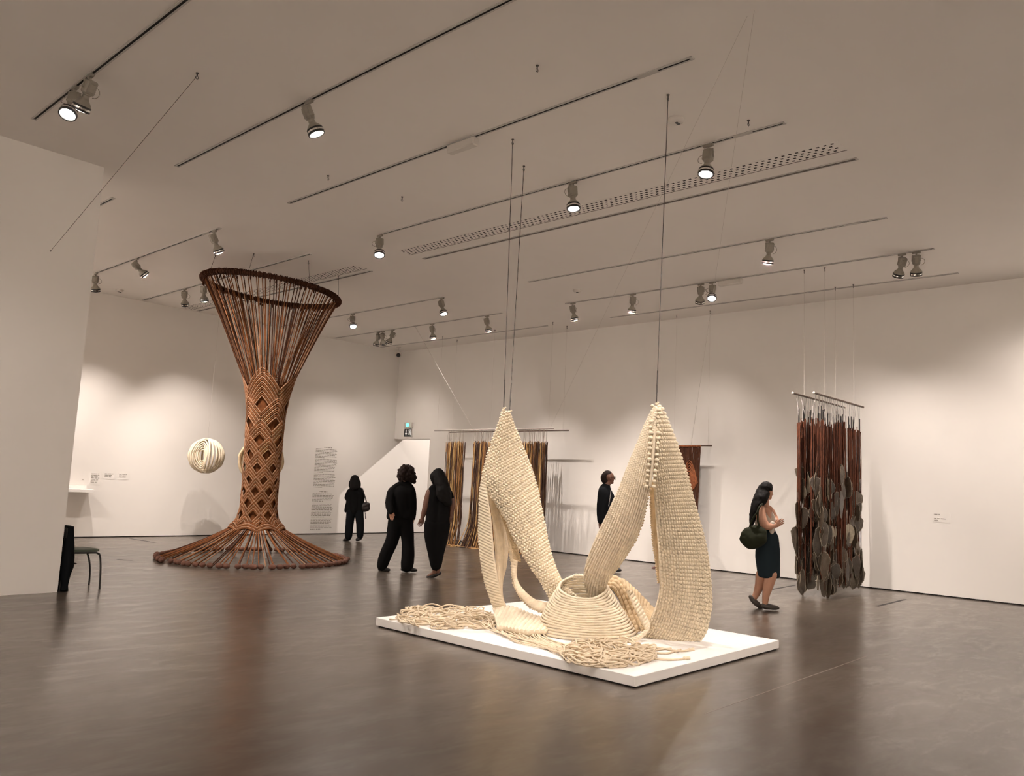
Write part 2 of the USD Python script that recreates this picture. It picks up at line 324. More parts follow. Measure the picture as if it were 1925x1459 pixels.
# ------------------------------------------------------------------ spotlights on the tracks
def spotlight(x, y, d, label, power, cone=32, soft=1.0, lit=True):
    d = np.asarray(d, float); d = d/np.linalg.norm(d)
    t = thing('track_spotlight', label, 'spotlight', (x, y, HC), 'white track spotlights')
    top = np.array([x, y, HC]); piv = top + np.array([0, 0, -.13])
    obj('adapter', bevel_box((x-.016, y-.055, HC-.038), (x+.016, y+.055, HC-.0105), .004), 'lamp_grey', t)
    obj('stem', tube([top+[0, 0, -.03], top+[0, 0, -.062]], .013, 8), 'lamp_grey', t)
    side = np.cross(d, UP); side = RH if np.linalg.norm(side) < 0.15 else side/np.linalg.norm(side)
    A = []
    for s in (-1, 1):
        A.append(tube([top+[0, 0, -.06], top+side*s*.052+[0, 0, -.065], piv+side*s*.056+[0, 0, -.02]], .007, 6))
    obj('yoke', join(A), 'lamp_grey', t)
    R = np.stack([side, np.cross(d, side), d], 1)
    v, f = bevel_box((-.050, -.044, -.070), (.050, .044, .062), .014); obj('gear_housing', (v @ R.T + piv, f), 'lamp_grey', t)
    v, f = bevel_box((-.03, .034, -.045), (.03, .052, .04), .006); obj('heat_sink', (v @ R.T + piv, f), 'lamp_grey', t)
    p = piv + d*.055
    obj('neck', lathe([(0, 0), (.036, 0), (.038, .012), (.031, .02), (.031, .055), (.0, .055)], p, d), 'lamp_grey', t, 40)
    obj('reflector', lathe([(.031, .045), (.04, .062), (.066, .092), (.075, .112), (.075, .118), (.0, .118)], p, d), 'lamp_grey', t, 40)
    obj('black_band', lathe([(.0, .112), (.078, .112), (.078, .132), (0, .132)], p, d), 'lamp_dark', t, 40)
    obj('chrome_ring', lathe([(0, .131), (.081, .131), (.081, .147), (0, .147)], p, d), 'chrome', t, 40)
    obj('black_rim', lathe([(0, .146), (.079, .146), (.079, .166), (.068, .166), (.068, .156), (0, .156)], p, d), 'lamp_dark', t, 40)
    obj('lens', lathe([(0, .1562), (.0675, .1562), (.060, .165), (.03, .171), (0, .173)], p, d), 'lens', t, 60)
    q = [p + side*(.056+.05*sin(a)) + d*(-.03+.05*cos(a)*-1) for a in np.linspace(0, pi, 8)]
    obj('cable', tube(q, .0035, 5), 'lamp_grey', t)
    if lit: beam(p + d*.18, d, power, cone, soft, t)
    return p + d*.16
def beam(pos, d, power, cone, soft, parent):
    L = UsdLux.SphereLight.Define(stage, numbered(str(parent.GetPath()), 'bulb'))
    o = ORG[str(parent.GetPath())]; z = -np.asarray(d); R = frame_of(z); q = np.asarray(pos)-o
    L.AddTransformOp().Set(Gf.Matrix4d(*[float(a) for a in np.r_[R[:, 0], 0, R[:, 1], 0, R[:, 2], 0, q, 1]]))
    L.CreateRadiusAttr(0.03); L.CreateIntensityAttr(float(power*LAMP)); L.CreateColorAttr(Gf.Vec3f(*WARM)); L.CreateNormalizeAttr(True)
    S = UsdLux.ShapingAPI.Apply(L.GetPrim()); S.CreateShapingConeAngleAttr(float(cone)); S.CreateShapingConeSoftnessAttr(float(soft))
def aim(mount, lens, x, how):
    """Direction of a lamp head whose lens shows at pixel lens, hung on the track at pixel mount; how picks which of the two solutions."""
    y = onz(*mount, HC); y = onx(*mount, x)[1] if False else y[1]
    piv = np.array([x, y, HC-.13]); d = ray(*lens); d = d/np.linalg.norm(d); L = .20
    s = (piv-CAM) @ d; off = piv-(CAM+d*s); h2 = L*L - off @ off; h = math.sqrt(max(0, h2))
    P = CAM + d*(s + {'near': -h, 'far': h, 'mid': 0}[how]); v = P-piv
    if how == 'mid': v[2] = min(v[2], -.1)
    return y, v/np.linalg.norm(v)
LAMPS = [  # mount pixel, lens pixel, track x, side, label, power, cone
 ((170, 139), (158, 199), 2.46, 'far', 'upper right one of the two overlapping spotlights at the upper left corner', 1, 28),
 ((142, 162), (128, 213), 2.46, 'near', 'lower left one of the two overlapping spotlights at the upper left corner, lens glowing', 1, 28),
 ((587, 190), (594, 249), 3.97, 'near', 'single spotlight on the second track, with a glowing lens and a looped cable', 1, 28),
 ((716, 441), (713, 478), 7.01, 'near', 'spotlight at the left end of the fourth track, above and right of the brown rim', 1, 28),
 ((1079, 341), (1078, 390), 7.01, 'near', 'glowing spotlight midway on the fourth track, left of the tall thin wire', 1, 26),
 ((1329, 268), (1327, 325), 7.01, 'near', 'glowing spotlight near the right end of the fourth track, in front of the vent strip', 1, 26),
 ((409, 434), (411, 472), 5.47, 'mid', 'spotlight at a track\'s right end just above the rim of the brown sculpture', 1, 30),
 ((266, 487), (272, 517), 5.47, 'near', 'middle spotlight of the three beside the pier, with a looped cable', 1, 30),
 ((182, 513), (180, 546), 5.47, 'far', 'spotlight half hidden at the edge of the white pier', 1, 30),
 ((352, 543), (348, 573), 7.01, 'far', 'left one of the two spotlights beside the left rim of the brown sculpture', 1, 30),
 ((384, 532), (384, 565), 7.01, 'far', 'right one of the two spotlights, touching the left rim of the brown sculpture', 1, 30),
 ((668, 590), (664, 613), 10.22, 'near', 'glaring spotlight pointing at the viewer, right of the brown sculpture', 1, 30),
 ((842, 562), (834, 589), 10.22, 'near', 'tilted spotlight with a glowing lens at the right end of a far track', 1, 30),
 ((711, 623), (706, 646), 11.85, 'far', 'leftmost of the three clustered far spotlights near the corner', 1, 30),
 ((720, 622), (721, 646), 11.85, 'far', 'middle one of the three clustered far spotlights near the corner', 1, 30),
 ((738, 619), (729, 641), 11.85, 'far', 'strongly tilted right one of the three clustered far spotlights', 1, 30),
 ((813, 608), (814, 634), 11.85, 'mid', 'far spotlight hanging straight, left of the two thin sculpture wires', 1, 30),
 ((917, 593), (918, 619), 11.85, 'mid', 'far spotlight at the right end of its track, just left of the thin sculpture wires', 1, 30),
 ((1079, 569), (1080, 597), 11.85, 'mid', 'spotlight at the left end of the seventh track, under a smoke detector', 1, 30),
 ((1186, 550), (1188, 582), 11.85, 'mid', 'spotlight on the seventh track just left of the single long wire', 1, 30),
 ((1312, 530), (1315, 563), 11.85, 'far', 'left one of the two tilted spotlights beside the box of the seventh track', 1, 30),
 ((1332, 526), (1338, 560), 11.85, 'near', 'right one of the two tilted spotlights beside the box, its lens glowing', 1, 30),
 ((1688, 470), (1684, 512), 11.85, 'far', 'left one of the two spotlights at the right end of the seventh track', 1, 30),
 ((1715, 466), (1720, 510), 11.85, 'far', 'right one of the two spotlights at the right end of the seventh track', 1, 30),
 ((1441, 445), (1444, 487), 10.22, 'mid', 'single spotlight on the sixth track near its right end', 1, 30),
]
POWER = {0: 3, 1: 50, 2: 44, 3: 40, 4: 34, 5: 36, 6: 75, 7: 70, 8: 60, 9: 62, 10: 50, 11: 45, 12: 35, 13: 15, 14: 16, 15: 15, 16: 55, 17: 60, 18: 55, 19: 55, 20: 22, 21: 40, 22: 26, 23: 28, 24: 150}
CONE = {2: 42, 4: 40, 5: 40, 11: 34, 12: 40, 21: 40, 0: 40, 1: 52, 8: 36, 9: 38, 10: 40, 13: 38, 14: 40, 15: 38, 16: 40, 17: 40, 18: 40, 19: 42, 20: 40, 22: 40, 23: 40, 24: 50}
AIM = {0: (2.0, 9.87, .3), 13: (12.4, 17.15, .7), 15: (11.6, 17.15, .6), 20: (14.1, 8.3, .7), 22: (14.1, 5.6, .4), 23: (14.1, 4.1, .4)}
for i, (m_, l_, x_, how_, lab_, p_, c_) in enumerate(LAMPS):
    y_, d_ = aim(m_, l_, x_, how_)
    if i in AIM: d_ = np.array(AIM[i]) - np.array([x_, y_, HC-.2])
    spotlight(x_, y_, d_, lab_, POWER.get(i, 50)*p_, CONE.get(i, 46))
# lamps out of view: some unseen ones lighting what shows, others added as fill
for x, y, tgt, pw, cn, lab in (
    (3.97, 2.2, (5.9, 4.4, 1.1), 30, 34, 'unseen spotlight above the frame, placed to light the pale sculpture from the left'),
    (2.46, 3.6, (6.0, 4.4, 1.0), 42, 32, 'unseen spotlight above the frame on the first track, placed to light the pale sculpture'),
    (-3.0, 4.0, (1.9, 9.87, .35), 62, 24, 'unseen spotlight left of the viewer, placed to light the foot of the pier'),
    (8.22, -5.0, (9.0, -9, 1.5), 300, 56, 'added fill spotlight behind the viewer washing the front wall, right'),
    (2.46, -5.0, (2.0, -9, 1.5), 300, 56, 'added fill spotlight behind the viewer washing the front wall, middle'),
    (-3.0, -5.0, (-4.0, -9, 1.5), 235, 56, 'added fill spotlight behind the viewer washing the front wall, left'),
    (-3.0, -1.0, (-7, -1.5, 1.5), 235, 56, 'added fill spotlight left of the viewer washing the left wall'),
    (-3.0, 5.0, (-7, 5.5, 1.5), 235, 56, 'added fill spotlight left of the viewer washing the left wall near the pier'),
    (10.22, -1.0, (14.1, -1.5, 1.2), 110, 56, 'added fill spotlight behind the viewer washing the right wall'),
    (11.85, 1.2, (14.1, 1.6, 1.0), 50, 56, 'unseen spotlight right of the view, placed to wash the right wall'),
    (7.01, .4, (6.6, 4.0, .3), 45, 38, 'unseen spotlight right of the viewer, placed to light the near corner of the plinth'),
    (17.2, 13.6, (15.4, 17.15, 1.0), 120, 60, 'unseen spotlight in the next room, placed to light the wall past the opening'),
    (-3.0, 13.0, (-7, 13.0, 1.5), 480, 56, 'added fill spotlight behind the pier washing the left wall'),
    (2.46, 13.0, (-1.0, 17.15, 1.0), 480, 50, 'added fill spotlight hidden by the pier, turned to the far left end of the back wall'),
    (2.46, 14.2, (4.6, 17.15, .2), 60, 40, 'unseen spotlight hidden by the pier, placed to wash the back wall')):
    v_ = np.array(tgt)-np.array([x, y, HC-.2]); spotlight(x, y, v_, lab, pw, cn)
for x, y0, y1, lab in ((8.22, -8, -2, 'added ceiling track behind the viewer, right'), (2.46, -8, -2, 'added ceiling track behind the viewer, middle'), (-3.0, -8, 6, 'added ceiling track left of the viewer'), (10.22, -8, 0, 'added ceiling track behind the viewer near the right wall'), (11.85, -2, 1.8, 'unseen ceiling track right of the view'), (3.97, .2, 2.6, 'unseen ceiling track above the frame, left'), (7.01, -1.5, .9, 'unseen overhead track right of the viewer'), (17.2, 10, 16, 'unseen ceiling track in the next room'), (2.46, 11, 16.5, 'unseen ceiling track hidden behind the pier'), (-3.0, 11, 16.5, 'added ceiling track at the far left behind the pier')):
    track(x, y0, y1, lab)

# ------------------------------------------------------------------ small fittings of the ceiling and walls
def smoke_detector(x, y, label):
    t = thing('smoke_detector', label, 'smoke detector', (x, y, HC), 'smoke detectors on the ceiling')
    obj('base', lathe([(0, 0), (.075, 0), (.075, .012), (.07, .02), (0, .02)], (x, y, HC), (0, 0, -1), 28), 'white_plastic', t, 40)
    obj('cover', lathe([(.07, .018), (.066, .03), (.045, .045), (0, .048)], (x, y, HC), (0, 0, -1), 28), 'white_plastic', t, 40)
    obj('vent_slot', box((x-.028, y-.028, HC-.052), (x+.028, y-.005, HC-.044)), 'lamp_dark', t)
smoke_detector(6.35, 3.87, 'nearest round smoke detector, right of the single tall wire')
smoke_detector(11.12, 8.73, 'round smoke detector above the left end of the seventh track')
smoke_detector(6.32, 16.50, 'far round smoke detector beside the white pier, near the back wall')
def hook(p, parent=None, label=None):
    x, y, z = p; m = join([lathe([(0, 0), (.014, 0), (.014, .006), (.006, .01), (.006, .03), (0, .03)], p, (0, 0, -1), 10),
        tube([p + np.array([.014*sin(a), 0, -.044+.014*cos(a)]) for a in np.linspace(0, 2*pi*.85, 10)], .003, 5)])
    if parent is not None: return obj('hook', m, 'wire_steel', parent)
    return tag(obj('ceiling_hook', m, 'wire_steel'), label, 'hook', 'empty hooks in the ceiling')
for q, l in (((1010, 123), 'small empty ceiling hook above the third track, near the top of the picture'), ((617, 330), 'small empty ceiling hook near the left end of the third track'),
             ((756, 370), 'small empty ceiling hook left of the fourth track, under the third'), ((1407, 226), 'small empty ceiling hook just above the right end of the fourth track')):
    hook(onz(*q, HC), None, l)
t = thing('hanging_wire', 'thin slanting wire from a ceiling hook down to the white pier, upper left', 'wire', onz(371, 137, HC))
a, b = onz(371, 137, HC), ony(95, 472, 9.87)
wm = obj('wire', tube([a+[0, 0, -.03], b], .0022, 5), 'wire_steel', t); hook(a, t); obj('wall_anchor', ball(b, .008), 'wire_steel', t)

c0 = np.array([13.55, 16.55, HC])
t = thing('security_camera', 'small white dome camera with black lens under the ceiling in the far corner', 'camera', c0)
obj('ceiling_plate', lathe([(0, 0), (.06, 0), (.06, .015), (0, .015)], c0, (0, 0, -1)), 'white_plastic', t, 40)
obj('stem', tube([c0, c0+[0, 0, -.12]], .012, 8), 'white_plastic', t)
v, f = ball(c0+[0, 0, -.20], .095, True); obj('housing', (v, f), 'white_plastic', t, True)
v, f = ball(c0+np.array([0, 0, -.22])-FH*.045+RH*.01, .062, True); obj('dome', (v, f), 'lamp_dark', t, True)

# exit sign over the opening
e0, e1 = onx(763, 799, XR), onx(774.5, 822, XR); yc = (e0[1]+e1[1])/2; hw = .165
t = thing('exit_sign', 'black exit sign with white arrow and door pictogram under a green emergency lamp', 'exit sign', (XR, yc, e1[2]))
zb, zm, zt = e1[2], e1[2]+.235, e1[2]+.42
obj('sign_panel', box((XR-.03, yc-hw+.01, zb+.01), (XR, yc+hw-.01, zm-.01)), 'sign_black', t)
obj('frame', join([box((XR-.034, yc-hw, zb), (XR, yc+hw, zb+.012)), box((XR-.034, yc-hw, zm-.012), (XR, yc+hw, zm)), box((XR-.034, yc-hw, zb), (XR, yc-hw+.012, zm)), box((XR-.034, yc+hw-.012, zb), (XR, yc+hw, zm))]), 'label_white', t)
def onsign(poly, name):                      # polygon in sign coordinates: to the viewer's right, up
    from shapely.geometry import Polygon
    e = trimesh.creation.extrude_polygon(Polygon(poly), .004, engine='earcut'); v = e.vertices
    return np.stack([XR-.031-v[:, 2], yc-v[:, 0], zb+v[:, 1]], 1), e.faces[:, ::-1]
obj('arrow', onsign([(-.09, .20), (-.06, .20), (-.06, .11), (-.03, .11), (-.075, .045), (-.12, .11), (-.09, .11)], 'a'), 'sign_white', t)
door = [onsign(p, 'd') for p in ([(.025, .20), (.12, .20), (.12, .18), (.045, .18), (.045, .15), (.025, .15)], [(.10, .18), (.12, .18), (.12, .05), (.10, .05)],
        [(.05, .15), (.08, .155), (.092, .12), (.075, .115), (.088, .085), (.07, .05), (.055, .058), (.066, .085), (.045, .10), (.035, .06), (.02, .065), (.038, .12)], [(.062, .175), (.08, .175), (.08, .16), (.062, .16)])]
obj('door_pictogram', join(door), 'sign_white', t)
obj('lamp_box', bevel_box((XR-.06, yc-hw, zm+.012), (XR, yc+hw, zt-.03), .01), 'white_plastic', t)
obj('green_lamp', ball((XR-.062, yc, zm+.085), (.03, .055, .055), True), 'sign_green', t, True)

# wall texts: printed lines, too small in the photograph to be read
def text_lines(origin, ax, n_out, width, n, pitch, rag=.12, hgt=.42, short_last=True):
    out = []
    for k in range(n):
        w = width*(1-rag*rng.random()) if not (short_last and k == n-1) else width*rng.uniform(.35, .7)
        x = 0.0
        while x < w-.02:
            l = min(rng.uniform(.02, .085), w-x); z = -k*pitch
            a = origin + ax*x + UP*z; b = origin + ax*(x+l) + UP*(z-pitch*hgt) + n_out*.0015
            out.append(box(a, b)); x += l + .014
    return join(out)
tx = lambda px, py: ony(px, py, YB)
AX, NO = np.array([1.0, 0, 0]), np.array([0, -1.0, 0])
o = tx(594, 843); o2 = tx(590, 902)
t = thing('wall_text', 'tall block of small printed grey wall text between the brown sculpture and the standing visitor', 'wall text', tx(610, 900))
wt, p_ = .66, .0355
def at(z, x=o[0]): return np.array([x, YB, z])
for zt_, n in ((o[2], 7), (o[2]-.255, 10), (o[2]-.625, 10)): obj('paragraph', text_lines(at(zt_), AX, NO, wt, n, p_), 'ink', t)
obj('heading', text_lines(at(o[2]+.055, o[0]+.24), AX, NO, .25, 1, p_, short_last=False, hgt=.6), 'ink', t)
z2 = o[2]-1.05
obj('heading', text_lines(at(z2, o[0]+.2), AX, NO, .25, 1, p_, short_last=False, hgt=.6), 'ink', t)
for dz, n in ((.06, 6), (.31, 10), (.68, 8)): obj('paragraph', text_lines(at(z2-dz), AX, NO, wt-.02, n, p_), 'ink', t)
for (px, py), n, lab, w in (((172, 890), 7, 'largest of the small wall labels left of the hanging balls, two columns of print', .16), ((197, 890), 3, 'middle small wall label left of the hanging balls', .17), ((224, 891), 3, 'right small wall label nearest the hanging balls', .17), ((154, 901), 1, 'tiny printed mark on the wall above the white ledge', .05)):
    q = tx(px, py); t = thing('wall_label', lab, 'wall label', q)
    if n > 1: obj('card', box(q+[-.02, -.004, .03], q+[w+.03, 0, -.028*n-.03]), 'wall_paint', t)
    obj('print', text_lines(q+np.array([0, -.0045, 0]), AX, NO, w, n, .028, short_last=False), 'ink', t)
q = onx(1756, 966, XR); t = thing('wall_label', 'single small wall label on the right wall, near the right edge', 'wall label', q)
obj('card', box(q+[-.004, .02, .03], q+[0, -.23, -.13]), 'wall_paint', t)
obj('print', join([text_lines(q+np.array([-.0045, 0, 0]), np.array([0, -1., 0]), np.array([-1., 0, 0]), .09, 1, .03, short_last=False), text_lines(q+np.array([-.0045, 0, -.065]), np.array([0, -1., 0]), np.array([-1., 0, 0]), .2, 2, .03)]), 'ink', t)
s0, s1 = tx(128, 918), tx(164, 926)
t = thing('wall_ledge', 'short white ledge fixed to the back wall beside the pier', 'ledge', (s1[0], YB, .93))
obj('board', bevel_box((s0[0]-1.6, YB-.34, .895), (s1[0], YB, .955), .004), 'plinth_white', t); obj('upstand', box((s0[0]-1.6, YB-.02, .955), (s1[0]-.03, YB, 1.02)), 'plinth_white', t)

# dark slots and a saw-cut joint in the floor
for a, b, l, w in (((1648, 1140), (1702, 1127), 'dark floor slot at the right, under the curtain\'s shadow on the wall', .022), ((1441, 1110), (1494, 1100.5), 'dark floor slot between the woman with the green bag and the hanging discs', .018),
                ((245, 1012.5), (291, 1020), 'dark floor slot near the back wall, left of the brown sculpture', .03), ((220, 1052), (248, 1054), 'short faint floor slot between the stool and the brown sculpture', .02)):
    A, B = onz(*a), onz(*b); d = (B-A)/np.linalg.norm(B-A); s = np.cross(UP, d)*w
    q = np.array([A-s, B-s, B+s, A+s]); pts = np.vstack([q+[0, 0, -.004], q+[0, 0, .0015]]); h = m3.Manifold.hull_points(pts).to_mesh()
    tag(obj('floor_slot', (np.array(h.vert_properties[:, :3]), np.array(h.tri_verts)), 'gap_dark'), l, 'floor slot', 'dark slots in the floor')
A, B = onz(1325, 1342), onz(1628, 1234); d = (B-A)/np.linalg.norm(B-A); s = np.cross(UP, d)*.0045
h = m3.Manifold.hull_points(np.vstack([np.array([A-s, B-s, B+s, A+s])+[0, 0, z] for z in (-.002, .0008)])).to_mesh()
struct('trim_1', (np.array(h.vert_properties[:, :3]), np.array(h.tri_verts)), 'joint_filler', 'pale filled joint across the floor at the right')

# ================================================================== THE PALE FIBRE SCULPTURE ON ITS PLINTH
ZP = .085
pl = [onz(705, 1179), onz(1199, 1294.5), onz(1464, 1221)]
xa, xb, ya, yb = 5.09, 7.49, 3.335, 6.30
t = thing('plinth', 'low white rectangular plinth under the pale fibre sculpture', 'plinth', ((xa+xb)/2, (ya+yb)/2, 0))
obj('top_board', bevel_box((xa, ya, .012), (xb, yb, ZP), .003), 'plinth_white', t)
obj('shadow_base', box((xa+.02, ya+.02, 0), (xb-.02, yb-.02, .012)), 'gap_dark', t)  # dark sheet coloured as the shade under the board

SC = thing('fibre_sculpture', 'large pale cotton rope sculpture of two hung peaks and a coiled mound on the plinth', 'sculpture', (6.0, 4.7, ZP))
def E(*pts): return [ond(x, y, d) for x, y, d in pts]
K = knit()
def panel(name, L, R, nu, nv, th, front, back=None, bow=0, m='cotton', label=None, loops=None, r=.014, step=.026):
    """loops: which edges ('L', 'R') carry a row of small rope loops."""
    v_, f_ = ribbon(L, R, nu, nv, th, front, back, bow); v_[:, 2] = np.maximum(v_[:, 2], ZP+.001)
    o = obj(name, (v_, f_), m, SC, True, label)
    for e in loops or '': obj('edge_loops', bead_row({'L': L, 'R': R}[e], step, r), m, o, True, kind='stuff')
    return o
# left peak
L1 = E((945, 771, 7.95), (936, 800, 7.93), (925, 830, 7.90), (915, 862, 7.86), (907, 897, 7.82), (921, 928, 7.80), (938, 955, 7.79), (953, 982, 7.77), (966, 1012, 7.74), (985, 1046, 7.70), (1004, 1075, 7.64), (1020, 1100, 7.58), (1036, 1132, 7.50))
R1 = E((957, 774, 7.98), (967, 802, 8.02), (979, 832, 8.06), (991, 862, 8.08), (1003, 895, 8.08), (1011, 925, 8.05), (1017, 955, 8.00), (1023, 985, 7.95), (1029, 1015, 7.88), (1037, 1046, 7.80), (1046, 1072, 7.72), (1060, 1098, 7.62), (1082, 1120, 7.52))
panel('left_peak_panel', L1, R1, 140, 340, .022, K, rope_rows(), bow=np.interp(np.linspace(0, 1, 340), [0, .35, .8, 1], [.01, .10, .05, .0]), label='front panel of the left peak in thick slanted stitches', loops='LR')
L2 = E((907, 897, 7.84), (903, 930, 7.86), (902, 965, 7.88), (901, 1000, 7.90), (903, 1035, 7.90), (907, 1068, 7.89), (914, 1100, 7.87), (922, 1125, 7.85), (931, 1146, 7.84))
R2 = E((912, 899, 7.84), (918, 935, 7.80), (923, 970, 7.80), (926, 1005, 7.80), (929, 1040, 7.80), (933, 1070, 7.80), (939, 1100, 7.80), (945, 1125, 7.80), (952, 1147, 7.80))
panel('left_side_band', L2, R2, 30, 220, .03, rope_rows(.030, .024, -.35, .014), None, .02, label='narrow side band of thick ropes', loops='L', r=.015)
L3 = E((911, 897, 7.92), (916, 925, 7.97), (923, 960, 8.02), (928, 1000, 8.05), (931, 1040, 8.05), (934, 1080, 8.02), (940, 1115, 7.97), (947, 1147, 7.90))
R3 = E((915, 899, 7.98), (931, 930, 8.06), (943, 962, 8.12), (950, 995, 8.14), (955, 1030, 8.12), (952, 1065, 8.07), (945, 1095, 8.02), (945, 1118, 7.99), (955, 1147, 7.92))
panel('inner_lining', L3, R3, 50, 220, .016, cords_along(.016, .03, .0035), None, .03, 'cotton_pale', 'smooth pale lining seen through the slit')
L4 = E((934, 945, 8.22), (946, 985, 8.24), (955, 1025, 8.24), (961, 1058, 8.20), (963, 1085, 8.12), (969, 1108, 8.02), (980, 1126, 7.92), (996, 1142, 7.84), (1020, 1151, 7.74), (1042, 1147, 7.66))
R4 = E((958, 965, 8.26), (968, 1000, 8.28), (975, 1032, 8.26), (972, 1060, 8.20), (971, 1084, 8.13), (979, 1103, 8.05), (992, 1117, 7.98), (1008, 1128, 7.92), (1028, 1133, 7.82), (1050, 1126, 7.74))
panel('hanging_loop', L4, R4, 40, 200, .02, rope_rows(.03, .024, .1, .006), None, .02, 'cotton_pale', 'inner strip that swings down and curls to the mound', loops='L', r=.012)
L5 = E((925, 938, 7.98), (938, 965, 7.98), (950, 995, 7.98), (958, 1022, 7.96), (964, 1050, 7.92))
R5 = E((940, 945, 8.02), (952, 972, 8.02), (963, 1002, 8.02), (972, 1030, 8.00), (979, 1056, 7.96))
panel('folded_edge', L5, R5, 24, 90, .02, knit(.03, .026, .3, .012), None, .01, 'cotton_tan', 'folded edge behind the left panel, its shade put into the tan colour')
# the foot of the left peak lying on the plinth
L6 = E((929, 1149, 7.83), (948, 1143, 7.82), (970, 1147, 7.76), (990, 1156, 7.68), (1012, 1163, 7.60), (1030, 1166, 7.52))
R6 = [onz(x, y, ZP+.03) for x, y in ((934, 1184), (952, 1186), (972, 1190), (992, 1193), (1010, 1192), (1028, 1190))]
panel('left_foot', L6, R6, 44, 160, .03, rope_rows(.042, .03, .25, .024), None, .03, label='ribbed foot of the left peak resting on the plinth')

# right peak
L7 = E((1229, 766, 6.90), (1214, 795, 6.93), (1199, 832, 6.97), (1182, 872, 7.02), (1165, 915, 7.07), (1148, 952, 7.12), (1130, 990, 7.18), (1114, 1025, 7.24), (1103, 1055, 7.30), (1098, 1082, 7.36), (1101, 1104, 7.41), (1108, 1122, 7.45))
R7 = E((1234, 767, 6.88), (1232, 800, 6.84), (1229, 838, 6.82), (1226, 876, 6.83), (1222, 914, 6.86), (1216, 945, 6.92), (1208, 980, 7.00), (1196, 1012, 7.08), (1180, 1040, 7.17), (1162, 1066, 7.25), (1145, 1088, 7.33), (1127, 1118, 7.42))
panel('right_peak_left_panel', L7, R7, 120, 380, .02, cords_along(.0200, .022, .0145), rope_rows(), bow=.06, label='left panel of the right peak in fine lengthwise cords')
L8 = E((1234, 767, 6.88), (1234, 800, 6.84), (1231, 838, 6.82), (1228, 876, 6.84), (1229, 914, 6.89), (1231, 950, 6.96), (1234, 990, 7.03), (1237, 1030, 7.10), (1239, 1070, 7.16), (1240, 1100, 7.20), (1235, 1130, 7.26), (1221, 1165, 7.34), (1203, 1196, 7.42))
R8 = E((1240, 767, 6.90), (1256, 800, 6.98), (1271, 838, 7.06), (1286, 880, 7.13), (1299, 925, 7.19), (1310, 965, 7.23), (1321, 1005, 7.26), (1330, 1045, 7.29), (1335, 1085, 7.31), (1337, 1118, 7.32), (1336, 1150, 7.33), (1330, 1180, 7.33), (1316, 1205, 7.33))
panel('right_peak_right_panel', L8, R8, 140, 400, .024, woven(), rope_rows(), bow=.07, label='right panel of the right peak in broken upright ribs', loops='')
L9 = E((1222, 905, 6.93), (1223, 945, 7.00), (1224, 985, 7.07), (1228, 1025, 7.13), (1233, 1065, 7.19), (1237, 1095, 7.23))
R9 = E((1233, 900, 7.00), (1237, 945, 7.07), (1240, 990, 7.13), (1243, 1035, 7.18), (1246, 1095, 7.26))
panel('inner_fold', L9, R9, 20, 90, .014, rope_rows(.02, .02, .1, .005), None, 0, 'cotton_tan', 'turned-in fold along the opening of the right peak, its shade put into the tan colour', loops='L', r=.010, step=.022)
seam = E((1233, 764, 6.86), (1231, 800, 6.81), (1229, 838, 6.79), (1226, 876, 6.80), (1222, 914, 6.83)); P = smoothpath(seam, 40)
obj('seam_braid', tube(P, .013, 8), 'cotton', SC, True)
for s in (-1, 1): obj('seam_knots', bead_row(P + RH*.030*s, .042, .019), 'cotton', SC, True, kind='stuff')
obj('edge_loops', bead_row(R7[4:], .030, .013), 'cotton_tan', SC, True, kind='stuff')
# the coiled mound: one rope ring over the other
NR = 18
cb = np.array([6.19, 4.60, ZP+.016]); ub = RH*.462; wb = FH*.42
fr_, bk_ = ond(1098, 1126, 7.17), ond(1094, 1083, 7.62); le_, ri_ = ond(1052, 1112, 7.40), ond(1142, 1112, 7.36)
ct = (fr_+bk_)/2; ut = (ri_-le_)/2; wt_ = (bk_-fr_)/2
for k in range(NR):
    s = k/(NR-1); e = s**0.92; a = np.linspace(0, 2*pi, 112, endpoint=False); sq = s*(1-s)
    c = cb*(1-e)+ct*e; uu = ub*(1-e)+ut*e; ww = wb*(1-e)+wt_*e
    wob = (.003*np.sin(3*a+k*.5)+.002*np.sin(7*a+k*1.9))*min(1, k/3)
    pts = c + np.cos(a)[:, None]*uu*(1+.13*sq) + np.sin(a)[:, None]*ww*(1+.13*sq) + wob[:, None]*UP + rng.normal(0, .0006, (112, 1))*UP
    obj('rope_coil', tube(pts, .0124*(1+.07*np.sin(a*28)), 8, closed=True), 'cotton', SC, True)
# the folded bands behind the mound, part of their shading put into the tan
L10 = E((1128, 1100, 7.62), (1142, 1082, 7.64), (1160, 1085, 7.62), (1176, 1104, 7.56), (1190, 1130, 7.50), (1203, 1160, 7.43), (1212, 1182, 7.38))
R10 = E((1130, 1128, 7.48), (1136, 1112, 7.48), (1148, 1108, 7.47), (1160, 1122, 7.45), (1170, 1145, 7.42), (1182, 1172, 7.36), (1192, 1192, 7.31))
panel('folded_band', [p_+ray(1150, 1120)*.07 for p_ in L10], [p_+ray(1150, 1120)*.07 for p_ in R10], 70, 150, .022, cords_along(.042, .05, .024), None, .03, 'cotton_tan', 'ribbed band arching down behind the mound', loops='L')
L11 = E((1150, 1098, 7.74), (1166, 1089, 7.76), (1185, 1102, 7.74), (1204, 1120, 7.70), (1222, 1138, 7.66), (1236, 1152, 7.62))
R11 = E((1162, 1118, 7.62), (1176, 1120, 7.60), (1190, 1136, 7.57), (1202, 1152, 7.54), (1211, 1168, 7.50), (1219, 1184, 7.46))
panel('folded_band', L11, R11, 50, 120, .022, rope_rows(.036, .03, .1, .018), None, .02, 'cotton_tan', 'tan inner band behind the arching one', loops='L')
